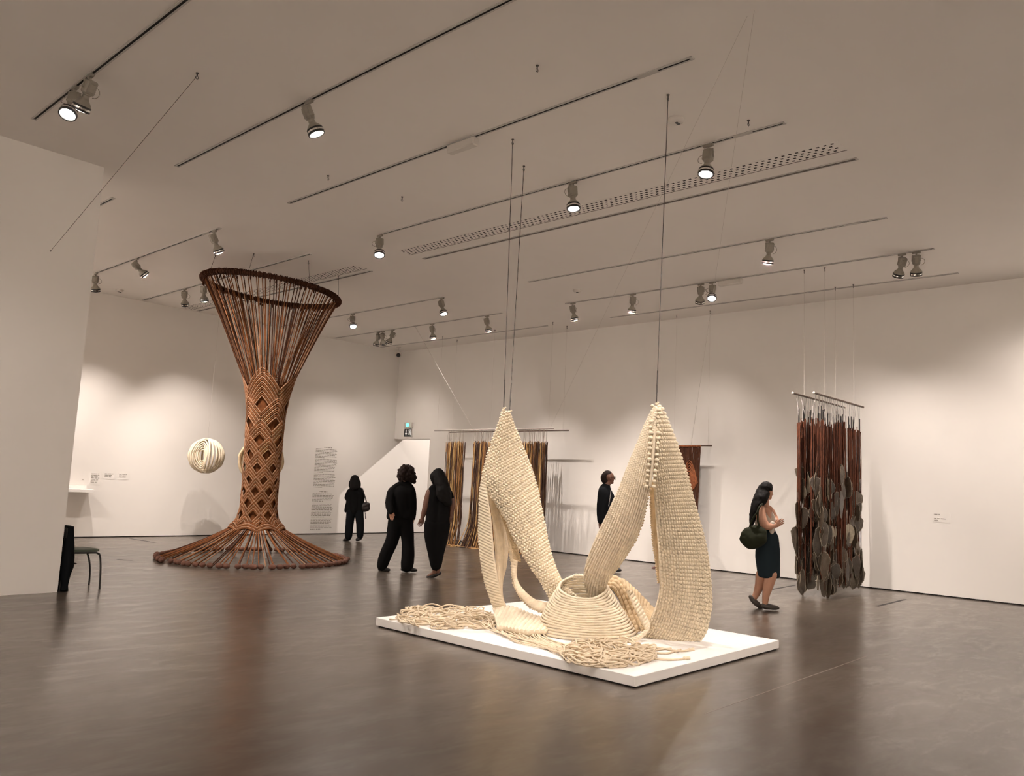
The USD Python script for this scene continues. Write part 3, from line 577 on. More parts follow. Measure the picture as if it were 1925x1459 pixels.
L12 = E((1193, 1152, 7.50), (1208, 1141, 7.50), (1226, 1141, 7.48), (1240, 1150, 7.44))
R12 = E((1206, 1188, 7.34), (1214, 1184, 7.34), (1222, 1182, 7.33), (1230, 1180, 7.31))
panel('folded_band', L12, R12, 40, 60, .02, knit(.026, .022, .2, .007), None, .02, 'cotton_tan', 'small tan fold next to the right peak')
L13 = E((1178, 1112, 7.40), (1190, 1138, 7.34), (1203, 1166, 7.28), (1212, 1186, 7.22), (1196, 1196, 7.16), (1170, 1206, 7.10))
R13 = E((1188, 1110, 7.42), (1203, 1136, 7.36), (1217, 1162, 7.29), (1222, 1180, 7.22), (1210, 1197, 7.16), (1176, 1211, 7.09))
panel('rim_band', L13, R13, 24, 160, .022, rope_rows(.034, .02, .55, .018), None, 0, 'cotton', 'knotted rim running down beside the mound')
bk = E((1056, 1108, 7.56), (1070, 1090, 7.60), (1084, 1081, 7.62), (1100, 1081, 7.63), (1116, 1090, 7.60)); obj('back_rim', bead_row(bk, .022, .014), 'cotton', SC, True, kind='stuff')
# loose rope
def tangle(n, px0, px1, py0, py1, zmax, r, turn=.5, length=1.0, shape=None):
    out = []
    for k in range(n):
        while True:
            x, y = rng.uniform(px0, px1), rng.uniform(py0, py1)
            if shape is None or shape(x, y): break
        p = onz(x, y, ZP); a = rng.normal(0, .7) + (pi if rng.random() < .5 else 0); pts = []; z = rng.uniform(.0, 1)
        w = rng.normal(0, turn)
        for s in range(int(34*length)):
            pts.append(p + UP*(r + zmax*max(0, z)*(0.5+0.5*sin(s*.35+k))))
            d = RH*cos(a) + FH*sin(a); p2 = p + d*.022
            q = proj(p2)
            if px0 <= q[0] <= px1 and py0 <= q[1] <= py1 and (shape is None or shape(*q)): p = p2; a += w*.25 + rng.normal(0, .06)
            else: a += .55*(1 if w > 0 else -1); p = p + (RH*cos(a)+FH*sin(a))*.006
            w = w*.97 + rng.normal(0, .12)
        out.append(tube(smoothpath(np.array(pts)+rng.normal(0, .0006, (len(pts), 3)), len(pts)), r, 5))
    return join(out)
def proj(p): q = np.asarray(p)-CAM; d = q @ fw; return W_/2 + FPX*(q @ rt)/d, H_/2 - FPX*(q @ up)/d
def ell(cx, cy, ax, ay): return lambda x, y: ((x-cx)/ax)**2 + ((y-cy)/ay)**2 < 1
obj('left_rope_pile', tangle(74, 745, 935, 1142, 1186, .06, .0078, 1.0, 1.1, lambda x, y: ell(838, 1164, 92, 20)(x, y) or ell(900, 1170, 50, 14)(x, y)), 'cotton_pale', SC, True, 'tangled pile of loose pale cord at the left of the plinth', kind='stuff')
obj('front_rope_pile', tangle(74, 1035, 1240, 1206, 1262, .055, .0080, 1.3, 1.1, lambda x, y: ell(1145, 1232, 92, 25)(x, y) and y > 1206+max(0, 1130-x)*.02), 'cotton_pale', SC, True, 'tangled loops of loose cord in front of the mound', kind='stuff')
F_ = []
for k in range(46):                         # fringe: cords run from the foot towards the front pile
    s = k/45; a = onz(931+84*s, 1160+26*s+rng.uniform(-6, 4), ZP+.03); m_ = onz(944+90*s+rng.uniform(-8, 8), 1190+14*s+rng.uniform(-4, 6), ZP+.02*rng.random()+.008)
    b = onz(990+80*s+rng.uniform(-20, 20), 1204+18*s+rng.uniform(-6, 6), ZP+.008+.02*rng.random()); c = onz(1060+110*rng.random(), 1218+24*rng.random(), ZP+.01+.02*rng.random())
    F_.append(tube(smoothpath([a, m_, b, c], 26)+rng.normal(0, .001, (26, 3)), .006, 5))
obj('fringe', join(F_), 'cotton_pale', SC, True, 'long fringe cords lying along the plinth', kind='stuff')
for pts, kn in (([(1205, 1214), (1240, 1218), (1275, 1224), (1296, 1222)], 1), ([(1215, 1236), (1250, 1240), (1287, 1238)], 1), ([(1218, 1226), (1255, 1228), (1280, 1221), (1270, 1226)], 0), ([(1200, 1228), (1232, 1222), (1262, 1219)], 0)):
    P = [onz(x, y, ZP+.009) for x, y in pts]; o = obj('rope_end', tube(smoothpath(P, 24), .008, 6), 'cotton_pale', SC, True)
    if kn: obj('knot', join([ball(P[-1], .016, True), tube([P[-1], P[-1]+(P[-1]-P[-2])/np.linalg.norm(P[-1]-P[-2])*.045], [.012, .018], 7)]), 'cotton_pale', o, True)
for px, py in ((732, 1164), (747, 1166), (752, 1153), (812, 1143), (845, 1143), (886, 1146)):
    p = onz(px, py, ZP+.012); obj('rope_end', tube([p+RH*.10+UP*.01, p+RH*.05, p], [.006, .006, .009], 6), 'cotton_pale', SC, True)
# wires that carry the peaks
for hk, ap in (((964, 262), (947, 766, 7.95)), ((985, 312), (958, 772, 7.98)), ((1256, 178), (1234, 757, 6.88))):
    a, b = onz(*hk, HC), ond(*ap); m_ = b + (a-b)*.10
    w = obj('suspension_wire', tube([a+[0, 0, -.03], b], .0036, 5), 'wire_steel', SC); hook(a, w)
    obj('turnbuckle', tube([m_, m_+(b-m_)*.45, b], [.0055, .0055, .0055], 6), 'wire_steel', w)
    obj('knot', join([ball(b+[0, 0, -.01], .012), ball(b+RH*.015, .009)]), 'cotton', w)

# ================================================================== THE BROWN KNOTTED SCULPTURE
G = (onz(298, 1052)+onz(641, 1052))/2; G[2] = 0
BS = thing('knotted_sculpture', 'tall rust brown cord sculpture, open cone above a knotted column and a flared skirt', 'sculpture', G)
zz = lambda y: onv(500, y, G)[2]
prof = [(533, 122), (600, 92), (660, 67), (700, 49), (715, 45), (745, 38), (780, 34), (820, 33), (870, 32), (920, 31.5), (955, 32), (975, 36), (988, 45)]
PZ = np.array([zz(y) for y, _ in prof])[::-1]
PR = np.array([w*dep(np.array([G[0], G[1], zz(y)]))/FPX for y, w in prof])[::-1]
rad = lambda z: np.interp(z, PZ, PR)
zt_, zn, zs = zz(545), zz(708), zz(990)
TH0 = math.atan2(-G[1], -G[0])               # the side turned to the viewer
def onc(th, z, dr=0.0):
    th, z = np.broadcast_arrays(np.asarray(th, float), np.asarray(z, float)); r = rad(z)+dr
    return np.stack([G[0]+r*np.cos(th+TH0), G[1]+r*np.sin(th+TH0), z], -1)
# the ring
a = np.linspace(0, 2*pi, 120, endpoint=False); RT = 1.085
tilt = RH*(-.06)                              # the ring hangs a little lower on the right
rl = ond(389, 530, dep(np.array([G[0], G[1], zt_]))); rr_ = ond(634, 562, dep(np.array([G[0], G[1], zt_])))
CT = (rl+rr_)/2; RT = np.linalg.norm((rr_-rl)[:2])/2; slope = (rr_[2]-rl[2])/(2*RT)
def onring(th, r=None): r = RT if r is None else r; d = np.stack([np.cos(th+TH0), np.sin(th+TH0), 0*th], -1); p = CT + r*d; p[..., 2] = CT[2] + slope*(r*d @ RH); return p
obj('ring', tube(onring(a), .038, 10, closed=True), 'rust_dark', BS, True, 'dark wrapped hoop at the top')
wr = []
for th in np.linspace(0, 2*pi, 190, endpoint=False)+rng.normal(0, .008, 190):
    c = onring(np.array(th)); d = c-CT; d /= np.linalg.norm(d); q = np.linspace(0, 2*pi, 9, endpoint=False); R_ = .043+.009*rng.random()
    wr.append(tube(c+R_*(np.cos(q)[:, None]*d+np.sin(q)[:, None]*UP), .010, 4, closed=True))
    if rng.random() < .3: wr.append(ball(c+d*-.01+UP*rng.uniform(-.10, -.05), (.012, .012, .03)))
obj('ring_lashings', join(wr), 'rust_dark', BS, True, kind='stuff')
# upper cords from the ring to the neck
NC = 122; sets = {'rust_cord': [], 'rust_dark': [], 'rust_pale': []}
for k in range(NC):
    th = 2*pi*k/NC + rng.normal(0, .012); th2 = th + rng.normal(0, .05); s = np.linspace(0, 1, 9)
    A_, B_ = onring(np.array(th)), onc(th2, zn-.16, -.012)
    P = A_ + (B_-A_)*s[:, None]; P -= UP*0
    P[:, :2] -= ((P[:, :2]-G[:2])*(.10*s*(1-s))[:, None])
    sets[rng.choice(['rust_cord', 'rust_dark', 'rust_pale'], p=[.40, .44, .16])].append(tube(P, .0085, 5))
for m_, l in sets.items(): obj('upper_cords', join(l), m_, BS, True, kind='stuff')
# the column: backing of upright cords, covered with nested chevrons
zb_ = np.linspace(zs-.02, zn-.10, 46); tb = np.linspace(0, 2*pi, 96, endpoint=False); Tb, Zb = np.meshgrid(tb, zb_)
V = onc(Tb, Zb, -.030+.010*np.sin(Tb*32)**2); i, j = np.meshgrid(np.arange(45), np.arange(96), indexing='ij'); j2 = (j+1) % 96
obj('column_backing', (V.reshape(-1, 3), np.stack([i*96+j, i*96+j2, (i+1)*96+j2, (i+1)*96+j], -1).reshape(-1, 4)), 'column_rust', BS, True)
rows = []; z = zn+.10; k = 0
NCOL = 6
specs = [(4, .60, 13), (4, .46, 9), (5, .36, 8), (6, .31, 7), (7, .27, 7), (7, .26, 7), (8, .24, 6), (8, .24, 6), (8, .24, 6), (8, .24, 6), (9, .23, 6), (9, .23, 6), (9, .23, 6), (9, .23, 6), (9, .23, 6)]
for r_, (n, step, m_) in enumerate(specs):
    ch = {'rust_cord': [], 'rust_pale': []}; half = pi/n; cr = step/(m_+2.2)
    rise = step*.92
    for c in range(n):
        tc = 2*pi*(c+.5*(r_ % 2))/n - .26
        for q in range(m_):
            s = np.linspace(-1, 1, 17); w = half*.98
            zc = z - q*cr*.98; zp = zc - rise*np.abs(s)**1.12*.62
            if zp.min() < zs-.09: continue
            ch['rust_pale' if q % 2 == 0 else 'rust_cord'].append(tube(onc(tc+s*w, np.maximum(zp, zs-.08), .006+.008*(1-np.abs(s))), .0112, 5))
    for mm, l in ch.items():
        if l: obj('chevron_row', join(l), mm, BS, True)
    z -= step*.80
    if z < zs+.06: break
# scalloped hem of the column, then the skirt
s = np.linspace(0, 2*pi, 160, endpoint=False)
for q in range(5): obj('hem_cord', tube(onc(s, zs+.015-q*.022+.06*np.abs(np.sin(s*4)), .012+.012*q), .012, 6, closed=True), 'rust_pale' if q % 2 else 'rust_cord', BS, True)
GR = 1.45; NS = 116; sets = {'rust_cord': [], 'rust_dark': [], 'rust_pale': []}
for k in range(NS):
    th = 2*pi*k/NS + rng.normal(0, .012); th2 = th + rng.normal(0, .035); s = np.linspace(0, 1, 12)
    A_ = onc(th, zs-.02, .01); r1 = GR*(1+rng.normal(0, .012)); B_ = np.array([G[0]+r1*cos(th2+TH0), G[1]+r1*sin(th2+TH0), .04])
    P = A_ + (B_-A_)*s[:, None]; P[:, 2] = A_[2]*(1-s) + .035*s - .035*np.sin(pi*s)*(1-s*.4)
    P[:, 2] = np.maximum(P[:, 2], .02)
    sets[rng.choice(['rust_cord', 'rust_dark', 'rust_pale'], p=[.42, .40, .18])].append(tube(P, .0095, 5))
for m_, l in sets.items(): obj('skirt_cords', join(l), m_, BS, True, kind='stuff')
for k in range(78):
    th = 2*pi*k/78 + rng.normal(0, .01); r1 = GR+.045+rng.normal(0, .02); c = np.array([G[0]+r1*cos(th+TH0), G[1]+r1*sin(th+TH0), .042])
    d = np.array([-sin(th+TH0), cos(th+TH0), 0]); o_ = np.array([cos(th+TH0), sin(th+TH0), 0]); ax = d*cos(.35)+o_*sin(.35); L = .054*(1+rng.normal(0, .12))
    obj('wrapped_end', tube([c-ax*L, c-ax*L*.8, c-ax*L*.3, c+ax*L*.3, c+ax*L*.8, c+ax*L], np.array([.010, .030, .040, .040, .030, .010]), 8), 'weight_brown', BS, True)
for q, e in (((405, 480), (404, 517)), ((477, 477), (476, 514)), ((580, 490), (578, 531)), ((636, 520), (632, 551))):
    a_ = onz(*q, HC); th = math.atan2(a_[1]-CT[1], a_[0]-CT[0])-TH0; w = obj('suspension_wire', tube([a_, onring(np.array(th))], .003, 5), 'wire_steel', BS); hook(a_, w)

# ================================================================== THE BALLS BY THE BACK WALL
def split_ball(name_label, C, r, gap, m1, m2, turn):
    t = thing('hanging_ball', name_label, 'hanging ball', C, None)
    ax = RH*cos(turn) - FH*sin(turn); fr = -FH*cos(turn) - RH*sin(turn)
    for sgn in (-1, 1):                       # two shells of coiled rope, open towards the viewer
        L = []
        for q in range(11):
            be = gap + (pi-.25-gap)*q/10
            k_ = np.linspace(-1.42, 1.42, 40); d = np.stack([np.cos(k_)*cos(be), np.cos(k_)*sin(be)*sgn, np.sin(k_)], -1)
            P = C + r*(1+.012*np.sin(9*k_+q))[:, None]*(d[:, :1]*fr + d[:, 1:2]*ax + d[:, 2:]*UP); L.append(tube(P, r*.062, 6))
        obj('shell', join(L), m1, t, True)
    for q, s in enumerate((.9, .76, .62, .48, .34)):
        a = np.linspace(0, 2*pi, 48, endpoint=False); w = .50*s
        P = C + r*((np.cos(a)*w+.03*np.sin(3*a+q))[:, None]*ax + (np.sin(a)*s)[:, None]*UP + (np.sqrt(np.maximum(0, 1-(np.cos(a)*w)**2-(np.sin(a)*s)**2))*.94-.10*q)[:, None]*fr)
        obj('oval_loop', tube(P, r*.042, 6, closed=True), m2, t, True)
    obj('suspension_wire', tube([C+UP*r*.9, np.array([C[0], C[1], HC])], .0016, 4), 'wire_pale', t)
    return t
C1 = ond(388, 857, 16.9); split_ball('pale woven split ball with nested oval loops, hanging left of the brown sculpture', C1, .345, .62, 'cotton', 'cotton', .1)
C2 = ond(491, 866, 16.2); split_ball('woven split ball mostly hidden behind the column of the brown sculpture', C2, .42, .35, 'cotton_tan', 'cotton_pale', .9)

# ================================================================== THE GOLDEN HANGING IN FRONT OF THE RIGHT WALL
def rod(parent, a, b, r, m): return obj('rod', tube([a, b], r, 8), m, parent, True)
def bundle(parent, a, b, top, n, gold, foot, z0=.02):
    """n strands between a and b on the rod (thread above, raffia below the height top), ending in a spread on the floor."""
    S = {'raffia_gold': [], 'raffia_pale': [], 'raffia_dark': []}; TH = []; feet = {k_: [] for k_ in S}
    for k in range(n):
        s = (k+.5)/n; p = a + (b-a)*(s+rng.normal(0, .02)); off = rng.normal(0, .04); zt = top + rng.normal(0, .02)
        if k % 4 == 0: TH.append(tube([p, np.array([p[0]+off*.3, p[1], zt])], .0028, 4))
        zs_ = np.linspace(zt, z0, 16); x = p[0]+off+np.cumsum(rng.normal(0, .004, 16)); sp = np.interp(zs_, [0, .55, zt], [foot, foot*.10, 0])
        y = p[1] + np.cumsum(rng.normal(0, .006, 16)) + sp*(s-.5)*(b-a)[1]*.35
        m_ = ('raffia_gold' if rng.random() < .62 else 'raffia_pale') if rng.random() < gold else 'raffia_dark'
        P = np.stack([x - sp*.25*rng.random(), y, zs_], -1); S[m_].append(tube(P, np.interp(np.arange(16), [0, 1, 15], [.006, .0095, .0085]), 5))
        e = P[-1]; d = rng.uniform(-.9, .9)
        Q = [e, e+np.array([-.06*cos(d), .06*sin(d), -.008]), e+np.array([-.20*cos(d)*rng.random(), .20*sin(d), -.009])]; feet[m_].append(tube(Q, .0085, 5))
    for m_ in S:
        if S[m_]: obj('strands', join(S[m_]), m_, parent, True, kind='stuff'); obj('floor_ends', join(feet[m_]), m_, parent, True, kind='stuff')
    obj('threads', join(TH), 'thread', parent, kind='stuff')
XM = 13.10; r1a, r1b = onx(817, 809, XM), onx(1041, 806, XM); zr1 = (r1a[2]+r1b[2])/2
t = thing('raffia_hanging', 'golden brown raffia strand hanging in separate bundles, behind the left pale peak', 'textile hanging', (XM, (r1a[1]+r1b[1])/2, 0), 'two-layer raffia hanging')
rod(t, np.array([XM, r1a[1], zr1]), np.array([XM, r1b[1], zr1]), .016, 'rod_grey')
for (u0, u1), n, gold in (((843, 873), 84, .66), ((892, 942), 120, .6), ((984, 1029), 105, .58)):
    a, b = onx(u0, 808, XM), onx(u1, 808, XM); a[2] = b[2] = zr1; bundle(t, a, b, onx(u0, 832, XM)[2], n, gold, 1.0)
for q in ((832, 633), (930, 620), (1040, 606)):
    w = onz(*q, HC); w[0] = XM; wi = obj('suspension_wire', tube([w, np.array([XM, w[1], zr1])], .0022, 4), 'wire_pale', t); hook(w, wi)
a, b = onz(780, 613, HC), onx(885, 792, XM)
obj('brace_wire', tube([a, np.array([XM, onx(890, 807, XM)[1], zr1])], .0028, 4), 'wire_pale', t)
XN = 13.57; r2a, r2b = onx(845, 813, XN), onx(1069, 809, XN); zr2 = (r2a[2]+r2b[2])/2
t = thing('raffia_hanging', 'rear brown rod with darker strands, right behind the golden raffia bundles', 'textile hanging', (XN, (r2a[1]+r2b[1])/2, 0), 'two-layer raffia hanging')
rod(t, np.array([XN, r2a[1], zr2]), np.array([XN, r2b[1], zr2]), .014, 'rod_wood')
for (u0, u1), n, gold in (((902, 925), 26, .35), ((992, 1026), 34, .35)):
    a, b = onx(u0, 811, XN), onx(u1, 811, XN); a[2] = b[2] = zr2; bundle(t, a, b, onx(u0, 833, XN)[2], n, gold, .5)
for q in ((860, 639), (1066, 613)):
    w = onz(*q, HC); w[0] = XN; wi = obj('suspension_wire', tube([w, np.array([XN, w[1], zr2])], .0022, 4), 'wire_pale', t); hook(w, wi)

# ================================================================== THE RUST MACRAME PANEL BEHIND THE RIGHT PEAK
XC = 13.78; ma, mb = onx(1262, 838, XC), onx(1338, 838, XC); zr3 = mb[2]
t = thing('macrame_hanging', 'rust brown macrame panel on a thin rod, partly hidden behind the right pale peak', 'textile hanging', (XC, (ma[1]+mb[1])/2, 0))
rod(t, np.array([XC, ma[1], zr3]), np.array([XC, mb[1], zr3]), .013, 'rod_wood')
ya_, yb_ = onx(1248, 840, XC)[1], onx(1317, 840, XC)[1]; zmid, zlow = onx(1300, 864, XC)[2], .75
yb2 = onx(1311, 960, XC)[1]; wd = abs(yb_-ya_); n = 46
cor = []; 
edge = lambda z: (np.interp(z, [zlow, zr3], [yb2, yb_]), np.interp(z, [zlow, zr3], [ya_-.05, ya_]))
for k in range(n):
    s = (k+.5)/n; z = np.linspace(zr3, zlow, 14); e0_, e1_ = edge(z); cor.append(tube(np.stack([np.full(14, XC)+rng.normal(0, .004, 14), e0_+(e1_-e0_)*s+rng.normal(0, .003, 14), z], -1), .0105, 5))
obj('warp_cords', join(cor), 'rust_dark', t, True, kind='stuff')
cor = []
for row in range(3):
    zc = zmid - .62*row
    for side in (0, 1):
        yc_ = edge(zc)[0] + wd*(.27+.46*side)
        for k in range(9):
            s = np.linspace(-1, 1, 17); w = wd*.225*(1-.09*k); P = np.stack([np.full(17, XC-.012-.002*k), yc_+s*w, zc-.02-k*.05-.42*np.abs(s)**1.6*(1-.06*k)], -1); cor.append(tube(P, .0115, 5))
obj('leaf_cords', join(cor), 'macrame_rust', t, True, 'arched rust cords forming leaf shapes')
k_ = [np.array([XC-.014, y, zr3-.01]) for y in np.linspace(yb_, ya_, 40)]
obj('lark_knots', join([ball(p, (.016, .012, .02)) for p in k_]), 'macrame_rust', t, True, kind='stuff')
for q in ((1260, 598), (1342, 587)):
    w = onz(*q, HC); w[0] = XC; w[1] = min(max(w[1], min(ma[1], mb[1])+.06), max(ma[1], mb[1])-.06); wi = obj('suspension_wire', tube([w, np.array([XC, w[1], zr3])], .0022, 4), 'wire_pale', t); hook(w, wi)
a = onz(1418, 20, HC); wi = obj('brace_wire', tube([a, np.array([XC, onx(1299, 838, XC)[1], zr3])], .0016, 4), 'wire_pale', t)
tA = thing('hanging_wire', 'long thin slanting wire crossing the ceiling towards the raffia rod', 'wire', onz(1405, 30, HC))
obj('wire', tube([onz(1405, 30, HC), np.array([XM, onx(1036, 806, XM)[1]+.02, zr1+.02])], .0016, 4), 'wire_pale', tA)

# ================================================================== THE RUST CURTAIN WITH SMOKY DISCS AT THE RIGHT
def disc_curtain(Yc, ra, rb, wires, px0, px1, zcords, zdisc, zend, label, n, nd, seed):
    R_ = np.random.default_rng(seed); A, B = ony(*ra, Yc), ony(*rb, Yc); zr = (A[2]+B[2])/2
    t = thing('disc_curtain', label, 'textile hanging', ((A[0]+B[0])/2, Yc, 0), 'layers of the hanging with smoky discs')
    rod(t, np.array([A[0], Yc, zr]), np.array([B[0], Yc, zr]), .015, 'rod_wood')
    for x in (A[0], B[0]): obj('rod_end', ball((x, Yc, zr), (.018, .019, .019), True), 'wire_pale', t, True)
    x0, x1 = ony(*px0, Yc)[0], ony(*px1, Yc)[0]; rust, black, grey, thr = [], [], [], []
    xs = np.linspace(x0, x1, n)
    for k, x in enumerate(xs):
        zt = zcords - .16*(k/n)*0 + R_.normal(0, .03); y = Yc+R_.normal(0, .03)
        for s in (-1, 1): thr.append(tube([(x+s*.010, Yc, zr), (x, y, zt+.05)], .0022, 4))
        (grey if R_.random() < .45 else black).append(tube([(x, y, zt+.20), (x, y, zt+.0)], .0075, 5))
        for q in range(R_.integers(4, 7)):
            xx, yy = x+R_.normal(0, .018), y+R_.normal(0, .02); ze = R_.uniform(zend+.05, zdisc-.1); z = np.linspace(zt+R_.normal(0, .02), ze, 10)
            rust.append(tube(np.stack([xx+np.cumsum(R_.normal(0, .0025, 10)), yy+np.cumsum(R_.normal(0, .0025, 10)), z], -1), .0078, 5))
        if R_.random() < .35: black.append(tube([(x+.02, y, zt+.1), (x+.02, y, R_.uniform(zend+.2, zdisc+.2))], .007, 5))
    obj('threads', join(thr), 'cord_grey', t, kind='stuff')
    for nm, l, m_ in (('rust_cords', rust, 'cord_rust'), ('black_cords', black, 'cord_black'), ('grey_cords', grey, 'cord_grey')):
        if l: obj(nm, join(l), m_, t, True, kind='stuff')
    for k in range(nd):
        fr = (k+.5)/nd; zc = zend + .10 + (zdisc-zend)*R_.beta(1.0, 1.45); x = R_.uniform(x0, x1); hh, ww = R_.uniform(.10, .19), R_.uniform(.045, .088)
        a = np.linspace(0, 2*pi, 15, endpoint=False); rr = 1+.07*np.sin(2*a+R_.uniform(0, 6))+.06*np.sin(3*a+R_.uniform(0, 6)); ya2 = R_.uniform(0, pi) if R_.random() < .4 else R_.normal(.4, .5)
        rr = rr*(1+R_.normal(0, .07, 15)); tp = R_.uniform(-.35, .45); pk = 1+R_.uniform(0, .28)*np.exp(-((np.mod(a-1.5*pi+pi, 2*pi)-pi)/.28)**2)
        ou = np.stack([np.cos(a)*ww*rr*(1+tp*np.sin(a)), np.sin(a)*hh*rr*pk], -1); T_ = .004
        d1 = np.array([cos(ya2), -sin(ya2), 0]); d2 = np.array([sin(ya2), cos(ya2), 0]); C = np.array([x, Yc+np.clip(R_.normal(0, .05), -.085, .085), max(zc, zend+hh)])
        rim = C + ou[:, :1]*d1 + ou[:, 1:]*UP + R_.normal(0, .003, (15, 1))*d2
        h = m3.Manifold.hull_points(np.vstack([rim+d2*T_*.5, rim-d2*T_*.5, [C+d2*T_*1.6, C-d2*T_*1.6]])).to_mesh()
        m_ = R_.choice(['resin_smoke', 'resin_grey', 'resin_pale'], p=[.58, .34, .08]); o = obj('smoky_disc', (np.array(h.vert_properties[:, :3]), np.array(h.tri_verts)), m_, t)
        obj('disc_rim', tube(rim, .0032, 4, closed=True), 'resin_pale', o)
        obj('disc_thread', tube([C+UP*hh*.9, C+UP*(hh+.12)], .002, 4), 'thread', o)
    for q in wires:
        w = onz(*q, HC); w[1] = Yc; wi = obj('suspension_wire', tube([w, np.array([w[0], Yc, zr])], .0022, 4), 'wire_pale', t); hook(w, wi)
zc_ = ony(1540, 798, 4.8)[2]; zd_ = ony(1540, 893, 4.8)[2]; ze_ = ony(1540, 1116, 4.8)[2]
disc_curtain(4.955, (1490, 738), (1588, 767), ((1514, 507), (1568, 540)), (1497, 800), (1584, 800), zc_+.02, zd_, ze_, 'rear layer of the rust cord curtain with smoky discs, rod reaching farther left', 25, 130, 5)
disc_curtain(4.655, (1530, 737), (1623, 767), ((1552, 503), (1602, 535)), (1534, 800), (1616, 800), zc_, zd_, ze_, 'front layer of the rust cord curtain with smoky discs, rod reaching farther right', 25, 130, 6)

# ================================================================== THE CHAIR WITH A DRAPED COAT BY THE PIER
fa, fb = onz(167, 1099.5), onz(187, 1108); zs_ = .445
t = thing('chair', 'dark tube-legged chair with a flat green seat, standing against the end of the pier', 'chair', (3.72, 10.1, 0))
cy0, cy1 = fb[1]+.02, fa[1]-.02; cx0, cx1 = 3.50, 3.90
pts = np.array([[x, y, z] for x, y in ((cx0, cy0+.03), (cx0, cy1-.03), (cx1-.04, cy0), (cx1-.04, cy1), (cx1, cy0+.05), (cx1, cy1-.05)) for z in (zs_-.016, zs_+.008)])
h = m3.Manifold.hull_points(pts).to_mesh(); obj('seat', (np.array(h.vert_properties[:, :3]), np.array(h.tri_verts)), 'seat_green', t)
for y, f_ in ((cy0, fb), (cy1, fa)):
    obj('leg', tube(smoothpath([(cx0+.02, y, zs_-.025), (cx1-.05, y, zs_-.027), (cx1-.005, y, zs_-.06), (f_[0], f_[1], .0)], 22), .011, 8), 'shoe_dark', t, True)
    obj('leg', tube([(cx0+.03, y, zs_-.025), (cx0-.005, y, .0)], .011, 8), 'shoe_dark', t, True)
    obj('back_post', tube([(cx0+.03, y, zs_-.03), (cx0+.005, y, .70)], .011, 8), 'shoe_dark', t, True)
obj('backrest', bevel_box((cx0-.005, cy0, .54), (cx0+.018, cy1, .70), .008), 'shoe_dark', t)
obj('stretcher', tube([(cx0+.14, cy0-.01, .30), (cx0+.14, cy1, .30)], .008, 6), 'shoe_dark', t)
nz, nw = 30, 14; zz_ = np.linspace(.0, 1, nz); wdt = np.interp(zz_, [0, .08, .35, .6, 1], [.075, .06, .115, .105, .062])
P = []
for i, s in enumerate(zz_):
    z = .006+.71*s; th = np.linspace(0, 2*pi, nw, endpoint=False); rx = wdt[i]*(1+.10*np.sin(3*th+6*s)); yc_ = (cy0+cy1)/2-.02
    P.append(np.stack([cx0+.045+rx*.95*np.cos(th), yc_+(.245-.03*s)*np.sin(th), np.full(nw, z)], -1))
P.insert(0, np.repeat(P[0].mean(0)[None], nw, 0)); P.append(np.repeat(P[-1].mean(0)[None], nw, 0)); V = np.array(P); k = len(V)
i, j = np.meshgrid(np.arange(k-1), np.arange(nw), indexing='ij'); j2 = (j+1) % nw
ct_ = obj('coat', (V.reshape(-1, 3), np.stack([i*nw+j, i*nw+j2, (i+1)*nw+j2, (i+1)*nw+j], -1).reshape(-1, 4)), 'navy_cloth', None, True)
tag(ct_, 'black coat draped over the chair back beside the white pier, reaching the floor', 'coat')

# ================================================================== THE VISITORS
def union(bones, edge, it=8, noise=0.0, nscale=30, hem=None):
    parts = []
    for ch in bones:
        bl = [m3.Manifold.hull_points(np.asarray(_ico2.vertices)*np.broadcast_to(r, 3)+np.asarray(c)) for c, r in ch]
        if len(bl) == 1: parts.append(bl[0])
        for a_, b_ in zip(bl[:-1], bl[1:]): parts.append(m3.Manifold.batch_hull([a_, b_]))
    u = m3.Manifold.batch_boolean(parts, m3.OpType.Add)
    if hem is not None: u = u.trim_by_plane((0, 0, 1), hem)
    u = u.refine_to_length(edge).to_mesh()
    tm = trimesh.Trimesh(np.array(u.vert_properties[:, :3]), np.array(u.tri_verts)); tm.merge_vertices()
    trimesh.smoothing.filter_taubin(tm, .5, -.53, iterations=it)
    if noise: tm.vertices += tm.vertex_normals*((meshkit.fbm(tm.vertices*nscale, 3)-.45)*noise)[:, None]
    return tm
